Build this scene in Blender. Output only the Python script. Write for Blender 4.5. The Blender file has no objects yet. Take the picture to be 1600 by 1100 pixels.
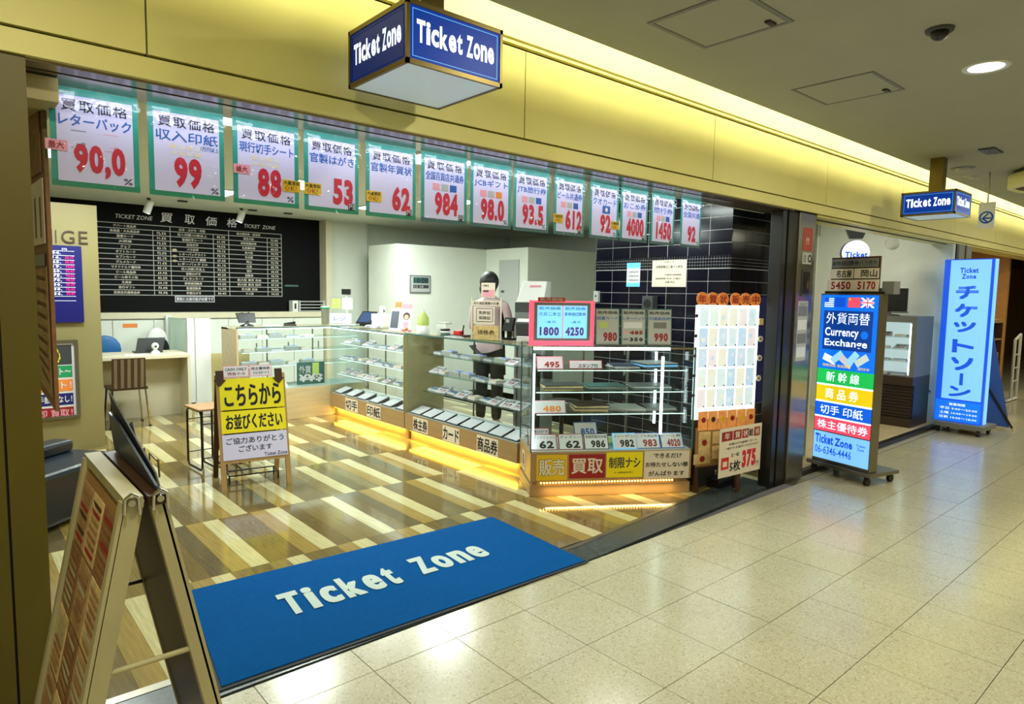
import bpy, bmesh, math, random
from mathutils import Matrix, Vector
S = bpy.context.scene
C = S.collection
R = math.radians
PI = math.pi
rnd = random.Random(7)
ORD = ['first', 'second', 'third', 'fourth', 'fifth', 'sixth', 'seventh', 'eighth', 'ninth', 'tenth']

# ------------------------------------------------------------------ camera
cd = bpy.data.cameras.new('camera')
cd.sensor_width = 36.0
cd.lens = 36.0 * 1032.0 / 1600.0
cd.clip_end = 200
cam = bpy.data.objects.new('camera', cd)
C.objects.link(cam)
rt = Vector((0.7561688, -0.6541682, 0.0165123))
dn = Vector((-0.0459404, -0.0782413, -0.9958754))
fw = Vector((0.6527619, 0.7522914, -0.0892164))
m = Matrix.Identity(4)
for i in range(3):
    m[i][0] = rt[i]; m[i][1] = -dn[i]; m[i][2] = -fw[i]
m[2][3] = 1.4978
cam.matrix_world = m
S.camera = cam

# ------------------------------------------------------------------ world, exposure
w = bpy.data.worlds.new('world'); S.world = w; w.use_nodes = True
w.node_tree.nodes['Background'].inputs[0].default_value = (1.0, 0.95, 0.80, 1)
w.node_tree.nodes['Background'].inputs[1].default_value = 0.10
S.view_settings.view_transform = 'Standard'
S.view_settings.look = 'None'
S.view_settings.gamma = 1.0
S.view_settings.use_curve_mapping = False
S.view_settings.exposure = 0.0
S.cycles.use_denoising = True
S.cycles.max_bounces = 8
S.cycles.transparent_max_bounces = 24
S.cycles.sample_clamp_indirect = 4.0
S.cycles.caustics_reflective = False
S.cycles.caustics_refractive = False

def area(loc, sx, sy, power, col, rot=(0, 0, 0), shape='RECTANGLE', spread=None):
    l = bpy.data.lights.new('lamp_light', 'AREA')
    l.shape = shape; l.size = sx; l.size_y = sy; l.energy = power; l.color = col
    if spread: l.spread = spread
    o = bpy.data.objects.new('lamp_light', l); C.objects.link(o)
    o.location = loc; o.rotation_euler = rot
    return o

WARM = (1.0, 0.93, 0.62)
COOL = (0.90, 1.0, 0.90)
CORR_P, COVE_P, SHOP_P = 18.0, 8.0, 20.0
# corridor downlights (lamp openings are built further down at the same places)
CORR = [(x, y) for y in (1.08, -1.3) for x in (-1.75, 0.2, 2.18, 4.15, 6.1, 8.1, 10.1, 12.1, 14.5)]
for (x, y) in CORR:
    area((x, y, 2.685), .17, .17, CORR_P, (1.0, 0.97, 0.74), shape='DISK')
# cove tubes hidden above the edge of the corridor ceiling
for k in range(10):
    area((-1.2 + k * 1.9, 2.16, 2.86), 1.8, .03, COVE_P, (1.0, 0.97, 0.62), rot=(R(62), 0, 0))
# shop ceiling panels
SHOP = [(1.3, 4.1), (3.0, 4.3), (0.9, 6.2), (2.7, 6.3), (4.4, 6.2), (2.2, 7.5), (4.2, 7.3), (4.3, 3.5)]
for (x, y) in SHOP:
    area((x, y, 2.49), .5, .5, SHOP_P * (2.2 if y > 6 else 1.0), (0.90, 1.0, 0.96))
for (x, y) in [(6.6, 3.3), (8.0, 3.2)]:
    area((x, y, 2.49), .3, .3, 8, (1.0, 0.98, 0.86))
area((11.3, 3.3, 2.4), .5, .5, 34, (1.0, 0.75, 0.40))

# added cool area light, no fixture, brightening the posters from the shutter slot
area((2.3, 2.57, 2.15), 3.9, .02, 4.2, (0.78, 0.86, 1.0), rot=(R(62), 0, 0))

# ------------------------------------------------------------------ materials
def s2l(c):
    return tuple((v / 255 / 12.92) if v / 255 <= 0.04045 else ((v / 255 + 0.055) / 1.055) ** 2.4 for v in c)
M = {}
def mat(name, rgb, rough=0.5, metal=0.0, emit=0.0, ecol=None, noise=0.0, nscale=8.0, bump=0.0, bscale=60.0, coat=0.0, spec=0.5, stretch=None, wear=None):
    m = bpy.data.materials.new(name); m.use_nodes = True
    nt = m.node_tree; b = nt.nodes['Principled BSDF']
    c = s2l(rgb)
    b.inputs['Base Color'].default_value = (*c, 1)
    b.inputs['Roughness'].default_value = rough
    b.inputs['Metallic'].default_value = metal
    b.inputs['Specular IOR Level'].default_value = spec
    b.inputs['Coat Weight'].default_value = coat
    b.inputs['Coat Roughness'].default_value = 0.08
    if emit:
        b.inputs['Emission Color'].default_value = (*(s2l(ecol) if ecol else c), 1)
        b.inputs['Emission Strength'].default_value = emit
    tc = nt.nodes.new('ShaderNodeTexCoord')
    vec = tc.outputs['Object']
    if stretch:
        mp = nt.nodes.new('ShaderNodeMapping'); mp.inputs['Scale'].default_value = stretch
        nt.links.new(vec, mp.inputs[0]); vec = mp.outputs[0]
    if noise:
        n = nt.nodes.new('ShaderNodeTexNoise'); n.inputs['Scale'].default_value = nscale; n.inputs['Detail'].default_value = 5
        nt.links.new(vec, n.inputs['Vector'])
        r = nt.nodes.new('ShaderNodeValToRGB')
        lo = tuple(v * (1 - noise) for v in c); hi = tuple(min(1, v * (1 + noise)) for v in c)
        r.color_ramp.elements[0].position = .3; r.color_ramp.elements[0].color = (*lo, 1)
        r.color_ramp.elements[1].position = .7; r.color_ramp.elements[1].color = (*hi, 1)
        nt.links.new(n.outputs['Fac'], r.inputs[0]); nt.links.new(r.outputs[0], b.inputs['Base Color'])
    if bump:
        n = nt.nodes.new('ShaderNodeTexNoise'); n.inputs['Scale'].default_value = bscale; n.inputs['Detail'].default_value = 3
        nt.links.new(vec, n.inputs['Vector'])
        bp = nt.nodes.new('ShaderNodeBump'); bp.inputs['Strength'].default_value = bump; bp.inputs['Distance'].default_value = .01
        nt.links.new(n.outputs['Fac'], bp.inputs['Height']); nt.links.new(bp.outputs[0], b.inputs['Normal'])
    M[name] = m
    return m

def glassmat(name, tint, gloss=0.02, bump=0.0, bscale=20, haze=0.0, f0=1.45):
    m = bpy.data.materials.new(name); m.use_nodes = True
    nt = m.node_tree; nt.nodes.clear()
    out = nt.nodes.new('ShaderNodeOutputMaterial')
    tr = nt.nodes.new('ShaderNodeBsdfTransparent'); tr.inputs[0].default_value = (*tint, 1)
    gl = nt.nodes.new('ShaderNodeBsdfGlossy'); gl.inputs['Roughness'].default_value = gloss
    fr = nt.nodes.new('ShaderNodeLayerWeight'); fr.inputs[0].default_value = .5
    pw = nt.nodes.new('ShaderNodeMath'); pw.operation = 'POWER'; pw.inputs[1].default_value = 4.0
    ma = nt.nodes.new('ShaderNodeMath'); ma.operation = 'MULTIPLY_ADD'; ma.inputs[1].default_value = .45; ma.inputs[2].default_value = .016 if not bump else .03
    nt.links.new(fr.outputs['Facing'], pw.inputs[0]); nt.links.new(pw.outputs[0], ma.inputs[0])
    mx = nt.nodes.new('ShaderNodeMixShader')
    nt.links.new(ma.outputs[0], mx.inputs[0]); nt.links.new(tr.outputs[0], mx.inputs[1]); nt.links.new(gl.outputs[0], mx.inputs[2])
    last = mx
    if haze:
        df = nt.nodes.new('ShaderNodeBsdfTranslucent'); df.inputs[0].default_value = (.9, .97, .93, 1)
        d2 = nt.nodes.new('ShaderNodeBsdfDiffuse'); d2.inputs[0].default_value = (.85, .93, .88, 1)
        ad = nt.nodes.new('ShaderNodeMixShader'); ad.inputs[0].default_value = .5
        nt.links.new(df.outputs[0], ad.inputs[1]); nt.links.new(d2.outputs[0], ad.inputs[2])
        m2 = nt.nodes.new('ShaderNodeMixShader'); m2.inputs[0].default_value = haze
        nt.links.new(mx.outputs[0], m2.inputs[1]); nt.links.new(ad.outputs[0], m2.inputs[2]); last = m2
    if bump:
        tc = nt.nodes.new('ShaderNodeTexCoord')
        n = nt.nodes.new('ShaderNodeTexNoise'); n.inputs['Scale'].default_value = bscale; n.inputs['Detail'].default_value = 2
        nt.links.new(tc.outputs['Object'], n.inputs['Vector'])
        bp = nt.nodes.new('ShaderNodeBump'); bp.inputs['Strength'].default_value = bump; bp.inputs['Distance'].default_value = .02
        nt.links.new(n.outputs['Fac'], bp.inputs['Height'])
        nt.links.new(bp.outputs[0], gl.inputs['Normal']); nt.links.new(bp.outputs[0], fr.inputs['Normal'])
    nt.links.new(last.outputs[0], out.inputs[0])
    M[name] = m

mat('fascia_gold', (224, 215, 134), .45, .08, noise=.05, nscale=2.5, spec=.5)
mat('cove_cream', (238, 233, 178), .6)
mat('cream_laminate', (214, 206, 178), .45, noise=.03)
mat('partition_beige', (138, 127, 82), .55, noise=.05, nscale=1.5)
mat('pillar_olive', (96, 84, 22), .45, .1, noise=.10, nscale=3)
mat('ceiling_paint', (166, 168, 156), .8, noise=.03, nscale=3)
mat('dark_gap', (22, 18, 8), .6)
mat('soffit_metal', (150, 136, 122), .22, .75, noise=.05)
mat('steel', (140, 134, 118), .28, .85, noise=.04)
mat('chrome', (210, 208, 200), .12, 1.0)
mat('dark_frame', (48, 42, 32), .35, .5)
mat('black', (16, 16, 17), .35)
mat('black_matt', (14, 14, 15), .7)
mat('blackboard', (8, 8, 9), .6, noise=.15, spec=.12)
mat('white_wall', (222, 226, 214), .7, noise=.02)
mat('white_plastic', (225, 226, 222), .35)
mat('paper', (222, 218, 226), .5)
mat('paper_warm', (226, 214, 196), .5)
mat('poster_paper', (216, 212, 250), .45, noise=.03, nscale=4)
mat('poster_teal', (22, 148, 132), .4)
mat('poster_green', (20, 130, 96), .4)
mat('teal_dark', (60, 100, 98), .4)
mat('ink', (14, 14, 20), .6)
mat('ink_blue', (24, 92, 178), .5)
mat('ink_red', (205, 24, 58), .5)
mat('ink_darkred', (150, 26, 30), .5)
mat('pink', (236, 160, 178), .5)
mat('yellow', (240, 222, 10), .5)
mat('gold_yellow', (226, 186, 20), .5)
mat('orange', (236, 138, 60), .5)
mat('red', (206, 40, 40), .5)
mat('green', (30, 150, 90), .5)
mat('grey', (120, 122, 120), .5)
mat('grey_light', (180, 182, 178), .5)
mat('grey_dark', (60, 62, 64), .5)
mat('beige_wall', (186, 170, 116), .55, noise=.05, nscale=1.5)
mat('wood_light', (202, 182, 142), .40, noise=.10, nscale=3, stretch=(1, 8, 8))
mat('wood_base', (166, 134, 90), .38, noise=.08, nscale=3, stretch=(1, 1, 8))
mat('wood_stand', (176, 166, 124), .5, noise=.08, nscale=6)
mat('wood_sign', (176, 140, 88), .5, noise=.12, nscale=6)
mat('wood_dark', (62, 36, 18), .45, noise=.15, nscale=5)
mat('wood_far', (160, 120, 74), .5, noise=.12, nscale=3)
mat('rug_blue', (0, 82, 150), .95, spec=.08, noise=.06, nscale=40, bump=.5, bscale=500)
mat('rug_letter', (196, 212, 206), .95, bump=.4, bscale=500)
mat('rubber', (24, 26, 34), .7)
mat('threshold_stone', (62, 68, 68), .25, noise=.18, nscale=30)
mat('sofa_leather', (15, 25, 36), .30, noise=.08, bump=.15, bscale=120)
mat('navy', (14, 22, 110), .5)
mat('navy_leaflet', (40, 52, 74), .3, noise=.1)
mat('magenta', (190, 20, 130), .5)
mat('rate_board', (10, 10, 92), .4, emit=.10, ecol=(16, 12, 140))
mat('rate_text', (240, 240, 250), .4, emit=.5)
mat('rate_red', (210, 20, 120), .4, emit=.5)
mat('tile_black', (12, 13, 28), .12, noise=.2, spec=.4)
mat('grout', (186, 188, 186), .8)
mat('sign_frame', (104, 88, 40), .35, .6)
mat('sign_blue', (4, 36, 110), .4, emit=.50, ecol=(0, 66, 180), spec=.15)
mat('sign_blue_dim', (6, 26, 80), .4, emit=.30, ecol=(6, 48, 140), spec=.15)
mat('sign_letter', (240, 246, 255), .4, emit=1.05, ecol=(225, 238, 255))
mat('sign_under', (180, 200, 210), .3, emit=.28, ecol=(200, 222, 232))
mat('led_white', (235, 250, 250), .4, emit=5.5, ecol=(225, 250, 248))
mat('led_shelf', (225, 245, 240), .4, emit=.9, ecol=(215, 245, 240))
mat('led_yellow', (255, 220, 70), .4, emit=12, ecol=(255, 214, 60))
mat('led_dots', (255, 220, 120), .4, emit=12, ecol=(255, 206, 110))
mat('led_red', (255, 60, 90), .4, emit=1.6, ecol=(255, 70, 96))
mat('pink_acrylic', (255, 90, 120), .3, emit=.75, ecol=(255, 110, 130))
mat('lit_blue', (90, 180, 240), .4, emit=.85, ecol=(92, 176, 238))
mat('lit_cyan', (120, 200, 245), .4, emit=1.0, ecol=(130, 205, 250))
mat('lit_violet', (96, 70, 150), .4, emit=.3, ecol=(110, 70, 150))
mat('lit_board', (225, 238, 240), .4, emit=.95, ecol=(215, 232, 236))
mat('lit_edge', (240, 252, 252), .4, emit=2.2, ecol=(230, 250, 255))
for i, c in enumerate([(188, 206, 214), (178, 196, 214), (196, 212, 208), (204, 206, 196), (168, 192, 216), (206, 200, 206)]):
    mat('postcard_%d' % i, c, .4, emit=.80, ecol=c, noise=.10, nscale=40)
mat('postcard_orange', (222, 150, 84), .45, emit=.22, ecol=(222, 140, 70), noise=.2, nscale=40)
mat('postcard_gold', (216, 186, 128), .5, noise=.2, nscale=30)
mat('box_blue', (14, 112, 228), .35, emit=1.0, ecol=(10, 104, 232))
mat('box_navy', (10, 52, 130), .35, emit=.8, ecol=(10, 62, 150))
mat('box_pale', (150, 205, 250), .35, emit=1.0, ecol=(140, 200, 250))
mat('box_green', (30, 180, 80), .35, emit=.9, ecol=(30, 182, 84))
mat('box_yellow', (228, 196, 20), .35, emit=.9, ecol=(226, 194, 24))
mat('box_blue2', (20, 90, 214), .35, emit=.9, ecol=(16, 92, 220))
mat('box_red', (240, 70, 96), .35, emit=.9, ecol=(240, 78, 104))
mat('box_white', (240, 246, 255), .35, emit=1.1, ecol=(226, 240, 255))
mat('box_deep', (20, 60, 190), .35, emit=.9, ecol=(16, 84, 214))
mat('box_skyface', (120, 180, 245), .35, emit=1.05, ecol=(118, 182, 248))
mat('cab_light', (215, 230, 228), .4, emit=.75, ecol=(205, 226, 228))
mat('lamp_glow', (255, 255, 250), .4, emit=9.0, ecol=(255, 252, 240))
mat('lamp_glow_cool', (250, 255, 250), .4, emit=5.0, ecol=(238, 255, 240))
mat('screen', (30, 44, 70), .15, emit=.5, ecol=(80, 96, 140))
mat('skin_tone', (222, 178, 150), .5)
mat('hair', (16, 13, 12), .5)
mat('shirt', (196, 168, 172), .7)
mat('lime', (186, 204, 110), .4)
mat('wood_stripe', (112, 96, 70), .45)
mat('leaf_tan', (176, 140, 96), .6, noise=.2, nscale=30)
mat('leaf_brown', (140, 98, 62), .6, noise=.2, nscale=30)
mat('sticker_red', (168, 62, 44), .5)
mat('far_brown', (74, 46, 26), .5, noise=.1)
mat('far_tan', (170, 124, 66), .5, noise=.08)
mat('flag_cloth', (40, 80, 150), .6, noise=.15, nscale=3)
mat('blue_chair', (20, 90, 150), .5)
mat('grille', (70, 56, 46), .4, .4)
for n, c in dict(plank_cream=(200, 190, 142), plank_tan=(158, 134, 74), plank_brown=(116, 98, 58), plank_olive=(132, 114, 68), plank_grey=(104, 90, 60)).items():
    mat(n, c, .10, noise=.16, nscale=5, stretch=(14, 1, 1), coat=.5)
glassmat('glass', (.96, .985, .98))
glassmat('glass_edge', (.55, .80, .72), .05)
glassmat('glass_shelf', (.90, .965, .955), .03)
glassmat('frosted', (.75, .88, .82), .2, haze=.62)
glassmat('sleeve', (.985, .985, 1.0), .045, bump=.6, bscale=13, f0=1.5)

# corridor terrazzo: speckled cream
m = mat('terrazzo', (206, 196, 158), .20, spec=.5, coat=.12)
nt = m.node_tree; b = nt.nodes['Principled BSDF']
b.inputs['Coat Roughness'].default_value = .14
tc = nt.nodes.new('ShaderNodeTexCoord')
vo = nt.nodes.new('ShaderNodeTexVoronoi'); vo.inputs['Scale'].default_value = 150
nz = nt.nodes.new('ShaderNodeTexNoise'); nz.inputs['Scale'].default_value = 2.0
geo = nt.nodes.new('ShaderNodeNewGeometry')
nt.links.new(geo.outputs['Position'], vo.inputs['Vector']); nt.links.new(geo.outputs['Position'], nz.inputs['Vector'])
cr = nt.nodes.new('ShaderNodeValToRGB')
e = cr.color_ramp.elements
e[0].position = 0.0; e[0].color = (*s2l((200, 194, 164)), 1)
e[1].position = 1.0; e[1].color = (*s2l((184, 176, 144)), 1)
for p, c in ((.10, (170, 158, 124)), (.16, (198, 192, 164)), (.74, (196, 190, 160)), (.84, (214, 210, 190)), (.9, (196, 188, 158))):
    q = e.new(p); q.color = (*s2l(c), 1)
sx = nt.nodes.new('ShaderNodeSeparateColor')
nt.links.new(vo.outputs['Color'], sx.inputs[0]); nt.links.new(sx.outputs[0], cr.inputs[0])
mx = nt.nodes.new('ShaderNodeMix'); mx.data_type = 'RGBA'; mx.blend_type = 'MULTIPLY'; mx.inputs[0].default_value = .25
nt.links.new(cr.outputs[0], mx.inputs[6]); nt.links.new(nz.outputs['Fac'], mx.inputs[7])
nt.links.new(mx.outputs[2], b.inputs['Base Color'])

# ------------------------------------------------------------------ mesh builder
LW = {'T': (1.0, 1.0), 'i': (.50, 1.0), 'c': (.92, .78), 'k': (1.0, 1.0), 'e': (.95, .78), 't': (.68, .93), 'Z': (.95, 1.0), 'o': (.98, .78), 'n': (.98, .78)}
def letters(word, gap=.14):
    # condensed heavy lettering: each glyph fitted in its own slot; yields (glyph, u0, u1, height)
    tot = sum(LW[c_][0] for c_ in word) + gap * (len(word) - 1); u = 0
    out = []
    for c_ in word:
        out.append((c_, u / tot, (u + LW[c_][0]) / tot, LW[c_][1])); u += LW[c_][0] + gap
    return out
_tcache = {}
def text_geo(s, bold=0.0, res=2, shear=0.0):
    k = (s, bold, res, shear)
    if k in _tcache: return _tcache[k]
    cu = bpy.data.curves.new('t', 'FONT'); cu.body = s; cu.size = 1; cu.resolution_u = res; cu.offset = bold; cu.shear = shear; cu.space_character = 1.0 + bold * 2.6
    o = bpy.data.objects.new('t', cu); C.objects.link(o)
    dg = bpy.context.evaluated_depsgraph_get(); oe = o.evaluated_get(dg)
    me = oe.to_mesh()
    vs = [(v.co.x, v.co.y) for v in me.vertices]; fs = [tuple(p.vertices) for p in me.polygons]
    oe.to_mesh_clear(); bpy.data.objects.remove(o); bpy.data.curves.remove(cu)
    if vs:
        x0 = min(v[0] for v in vs); x1 = max(v[0] for v in vs); y0 = min(v[1] for v in vs); y1 = max(v[1] for v in vs)
        vs = [((v[0] - x0) / max(1e-6, x1 - x0) - .5, (v[1] - y0) / max(1e-6, y1 - y0) - .5) for v in vs]
    _tcache[k] = (vs, fs)
    return _tcache[k]

class MB:
    def __init__(s, M0=None):
        s.v = []; s.f = []; s.mi = []; s.mats = []; s.M = M0 or Matrix.Identity(4); s.smooth = []
    def slot(s, m):
        if m not in s.mats: s.mats.append(m)
        return s.mats.index(m)
    def raw(s, vs, fs, m, sm=False):
        o = len(s.v); k = s.slot(m)
        s.v += [tuple(s.M @ Vector(p)) for p in vs]
        for f in fs:
            s.f.append(tuple(i + o for i in f)); s.mi.append(k); s.smooth.append(sm)
        return s
    def box(s, x0, x1, y0, y1, z0, z1, m):
        if x0 > x1: x0, x1 = x1, x0
        if y0 > y1: y0, y1 = y1, y0
        if z0 > z1: z0, z1 = z1, z0
        vs = [(x, y, z) for z in (z0, z1) for y in (y0, y1) for x in (x0, x1)]
        return s.raw(vs, [(0, 2, 3, 1), (4, 5, 7, 6), (0, 1, 5, 4), (2, 6, 7, 3), (0, 4, 6, 2), (1, 3, 7, 5)], m)
    def hexa(s, p, m):   # 8 corners, bottom 4 ccw then top 4
        return s.raw(p, [(3, 2, 1, 0), (4, 5, 6, 7), (0, 1, 5, 4), (1, 2, 6, 5), (2, 3, 7, 6), (3, 0, 4, 7)], m)
    def slab(s, pts, n, m):   # planar polygon pts thickened by vector n
        k = len(pts); n = Vector(n)
        vs = [tuple(p) for p in pts] + [tuple(Vector(p) + n) for p in pts]
        fs = [tuple(range(k - 1, -1, -1)), tuple(range(k, 2 * k))] + [(i, (i + 1) % k, k + (i + 1) % k, k + i) for i in range(k)]
        return s.raw(vs, fs, m)
    def cyl(s, p0, p1, r0, m, r1=None, n=12, cap=True):
        p0, p1 = Vector(p0), Vector(p1); d = (p1 - p0).normalized(); r1 = r0 if r1 is None else r1
        a = d.orthogonal().normalized(); b2 = d.cross(a)
        vs = []
        for p, r in ((p0, r0), (p1, r1)):
            for i in range(n):
                t = 2 * PI * i / n; vs.append(tuple(p + a * math.cos(t) * r + b2 * math.sin(t) * r))
        s.raw(vs, [(i, (i + 1) % n, n + (i + 1) % n, n + i) for i in range(n)], m, True)
        if cap: s.raw(vs, [tuple(range(n - 1, -1, -1)), tuple(range(n, 2 * n))], m)
        return s
    def tube(s, pts, r, m, n=8):
        for a, b2 in zip(pts, pts[1:]): s.cyl(a, b2, r, m, n=n)
        return s
    def lathe(s, prof, m, c=(0, 0, 0), n=20):
        vs = []; k = len(prof)
        for (r, z) in prof:
            for i in range(n):
                t = 2 * PI * i / n; vs.append((c[0] + r * math.cos(t), c[1] + r * math.sin(t), c[2] + z))
        fs = [(j * n + i, j * n + (i + 1) % n, (j + 1) * n + (i + 1) % n, (j + 1) * n + i) for j in range(k - 1) for i in range(n)]
        return s.raw(vs, fs, m, True)
    def ball(s, c, rx, ry, rz, m, n=14, k=8):
        prof = [(math.sin(PI * j / k), -math.cos(PI * j / k)) for j in range(k + 1)]
        vs = []
        for (r, z) in prof:
            for i in range(n):
                t = 2 * PI * i / n; vs.append((c[0] + rx * r * math.cos(t), c[1] + ry * r * math.sin(t), c[2] + rz * z))
        fs = [(j * n + i, j * n + (i + 1) % n, (j + 1) * n + (i + 1) % n, (j + 1) * n + i) for j in range(k) for i in range(n)]
        return s.raw(vs, fs, m, True)
    def sheet(s, x0, x1, z0, z1, m, y=0.0, t=.0015):   # upright sheet facing -y
        return s.box(x0, x1, y, y + t, z0, z1, m)
    def txt(s, st, x0, x1, z0, z1, m, y=-.0008, bold=.02, res=1, shear=0.0):   # fits the rectangle, faces -y
        cjk = any(ord(c_) > 0x2fff for c_ in st)
        vs, fs = text_geo(st, 0.0 if cjk else bold, res, shear)
        if cjk and bold > .012 and vs:
            cx, cz, w, h = (x0 + x1) / 2, (z0 + z1) / 2, (x1 - x0), (z1 - z0)
            k = bold * .42 * min(h, w)
            w -= 2 * k; h -= 2 * k
            for q, (dx, dz) in enumerate(((-k, -k), (k, -k), (-k, k), (k, k))):
                s.raw([(cx + a * w + dx, y - q * .00004, cz + b2 * h + dz) for a, b2 in vs], fs, m)
            return s
        cx, cz, w, h = (x0 + x1) / 2, (z0 + z1) / 2, (x1 - x0), (z1 - z0)
        return s.raw([(cx + a * w, y, cz + b2 * h) for a, b2 in vs], fs, m)
    def disc(s, cx, cz, r, m, y=-.0008, n=20, ry=None):
        ry = ry or r
        return s.raw([(cx + r * math.cos(2 * PI * i / n), y, cz + ry * math.sin(2 * PI * i / n)) for i in range(n)], [tuple(range(n - 1, -1, -1))], m)
    def poly(s, pts, m, y=-.0008):
        return s.raw([(a, y, b2) for a, b2 in pts], [tuple(range(len(pts)))], m)
    def build(s, name, parent=None, bevel=0, kind=None, label=None):
        me = bpy.data.meshes.new(name); me.from_pydata(s.v, [], s.f)
        for k in s.mats: me.materials.append(M[k])
        me.polygons.foreach_set('material_index', s.mi)
        me.polygons.foreach_set('use_smooth', s.smooth)
        me.update()
        o = bpy.data.objects.new(name, me); C.objects.link(o)
        if parent: o.parent = parent
        if bevel:
            bv = o.modifiers.new('bevel', 'BEVEL'); bv.width = bevel; bv.segments = 2; bv.limit_method = 'ANGLE'; bv.angle_limit = R(40)
        if kind: o['kind'] = kind
        if label: o['label'] = label
        return o

def thing(name, label, cat, loc=(0, 0, 0), rz=0, group=None, kind=None):
    o = bpy.data.objects.new(name, None); C.objects.link(o)
    o.empty_display_size = .1
    o.location = loc; o.rotation_euler = (0, 0, rz); o['label'] = label; o['category'] = cat
    if group: o['group'] = group
    if kind: o['kind'] = kind
    return o
def tag(o, label, cat=None, group=None, kind=None):
    o['label'] = label
    if cat: o['category'] = cat
    if group: o['group'] = group
    if kind: o['kind'] = kind
    return o
def place(o, loc, rz=0):
    o.location = loc; o.rotation_euler = (0, 0, rz); return o
def inst(src, name, loc, rot, parent=None):
    o = bpy.data.objects.new(name, src.data); C.objects.link(o); o.location = loc; o.rotation_euler = rot
    if parent: o.parent = parent
    return o
def copy_tree(o, parent=None):
    c = o.copy(); C.objects.link(c)
    if parent: c.parent = parent
    for ch in list(o.children): copy_tree(ch, c)
    return c
def struct(name, mb, label, parent=None, bevel=0):
    o = mb.build(name, parent, bevel); o['kind'] = 'structure'; o['label'] = label
    return o

# ================================================================== SETTING
# ---- corridor floor
o = struct('floor', MB().box(-6, 26, -4, 2.43, -.08, -.006, 'dark_gap'), 'cream terrazzo tile floor of the corridor')
floor_c = o
tiles = []
for i in range(-24, 60):
    for j in range(-15, 2):
        tiles.append((2.834 + .4 * i, 1.820 + .4 * j))
def seen(x, y, z=0):
    p = Vector((x, y, z - 1.4978)); d = p.dot(fw)
    if d < .3: return False
    u = 800 + 1032 * p.dot(rt) / d; v = 550 + 1032 * p.dot(dn) / d
    return -60 < u < 1660 and -60 < v < 1160
vis = []; rest = []
for (x, y) in tiles:
    ok = any(seen(x + a, y + b2) for a in (0, .4) for b2 in (0, .4)) and x < 14
    (vis if ok else rest).append((x, y))
vis.sort(key=lambda t: t[0] ** 2 + t[1] ** 2)
rest += vis[290:]; vis = vis[:290]
g = .0016
def clip_y(y1): return min(y1, 2.42)
tmesh = MB().box(g, .4 - g, g, .4 - g, -.008, 0, 'terrazzo').build('tile').data
bpy.data.objects.remove(bpy.data.objects['tile'])
tmesh2 = MB().box(g, .4 - g, g, .2 - g, -.008, 0, 'terrazzo').build('tile').data
bpy.data.objects.remove(bpy.data.objects['tile'])
for (x, y) in vis:
    o = bpy.data.objects.new('tile', tmesh2 if y > 2.1 else tmesh); C.objects.link(o); o.location = (x, y, rnd.uniform(-.0006, .0004)); o.parent = floor_c
mb = MB()
for (x, y) in rest: mb.box(x + g, x + .4 - g, y + g, (y + .2 - g) if y > 2.1 else y + .4 - g, -.008, 0, 'terrazzo')
mb.build('tile_field', floor_c, kind='stuff')
# floor of the bays beyond the pillar
struct('floor', MB().box(5.36, 26, 2.43, 8, -.08, -.001, 'terrazzo'), 'floor of the bays beyond the sticker pillar')

# ---- shop floor planks
o = struct('floor', MB().box(-1.2, 5.4, 2.62, 9.6, -.08, -.004, 'dark_gap').box(5.4, 8.2, 4.4, 9.6, -.08, -.001, 'plank_brown'), 'vinyl plank floor inside the ticket shop')
rows = [2.66, 3.51, 4.40, 5.31, 6.12, 6.97, 7.85, 8.70, 9.5]
pl = []
for r_, (ya, yb) in enumerate(zip(rows, rows[1:])):
    off = 1.21 if r_ % 2 == 1 else 1.00
    n0 = -24
    for k in range(n0, 50):
        x = off + .1 * k
        if x < -1.1 or x > 5.3: continue
        t = k % 4
        nm = {0: 'plank_cream', 1: 'plank_brown', 2: ('plank_grey', 'plank_brown', 'plank_olive')[(k // 4 + r_) % 3], 3: 'plank_tan'}[t]
        if t == 3 and (k // 4 + r_ * 2) % 3 == 0: nm = 'plank_olive'
        pl.append((x, ya, yb, nm))
vp = [p for p in pl if any(seen(p[0] + a, yy) for a in (0, .1) for yy in (p[1], p[2])) and p[0] < 3.6 and p[0] > .1]
vp.sort(key=lambda t: t[0] ** 2 + t[1] ** 2)
vp = vp[:298]; vset = set(vp)
cache = {}
for (x, ya, yb, nm) in vp:
    k = (round(yb - ya, 3), nm)
    if k not in cache:
        q = MB().box(.0005, .0995, .0005, yb - ya - .0005, -.004, 0, nm).build('plank')
        cache[k] = q.data; bpy.data.objects.remove(q)
    q = bpy.data.objects.new('plank', cache[k]); C.objects.link(q); q.location = (x, ya, 0); q.parent = o
mb = MB()
for p in pl:
    if p not in vset: mb.box(p[0] + .0005, p[0] + .0995, p[1], p[2] - .001, -.004, 0, p[3])
mb.build('plank_field', o, kind='stuff')

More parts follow.
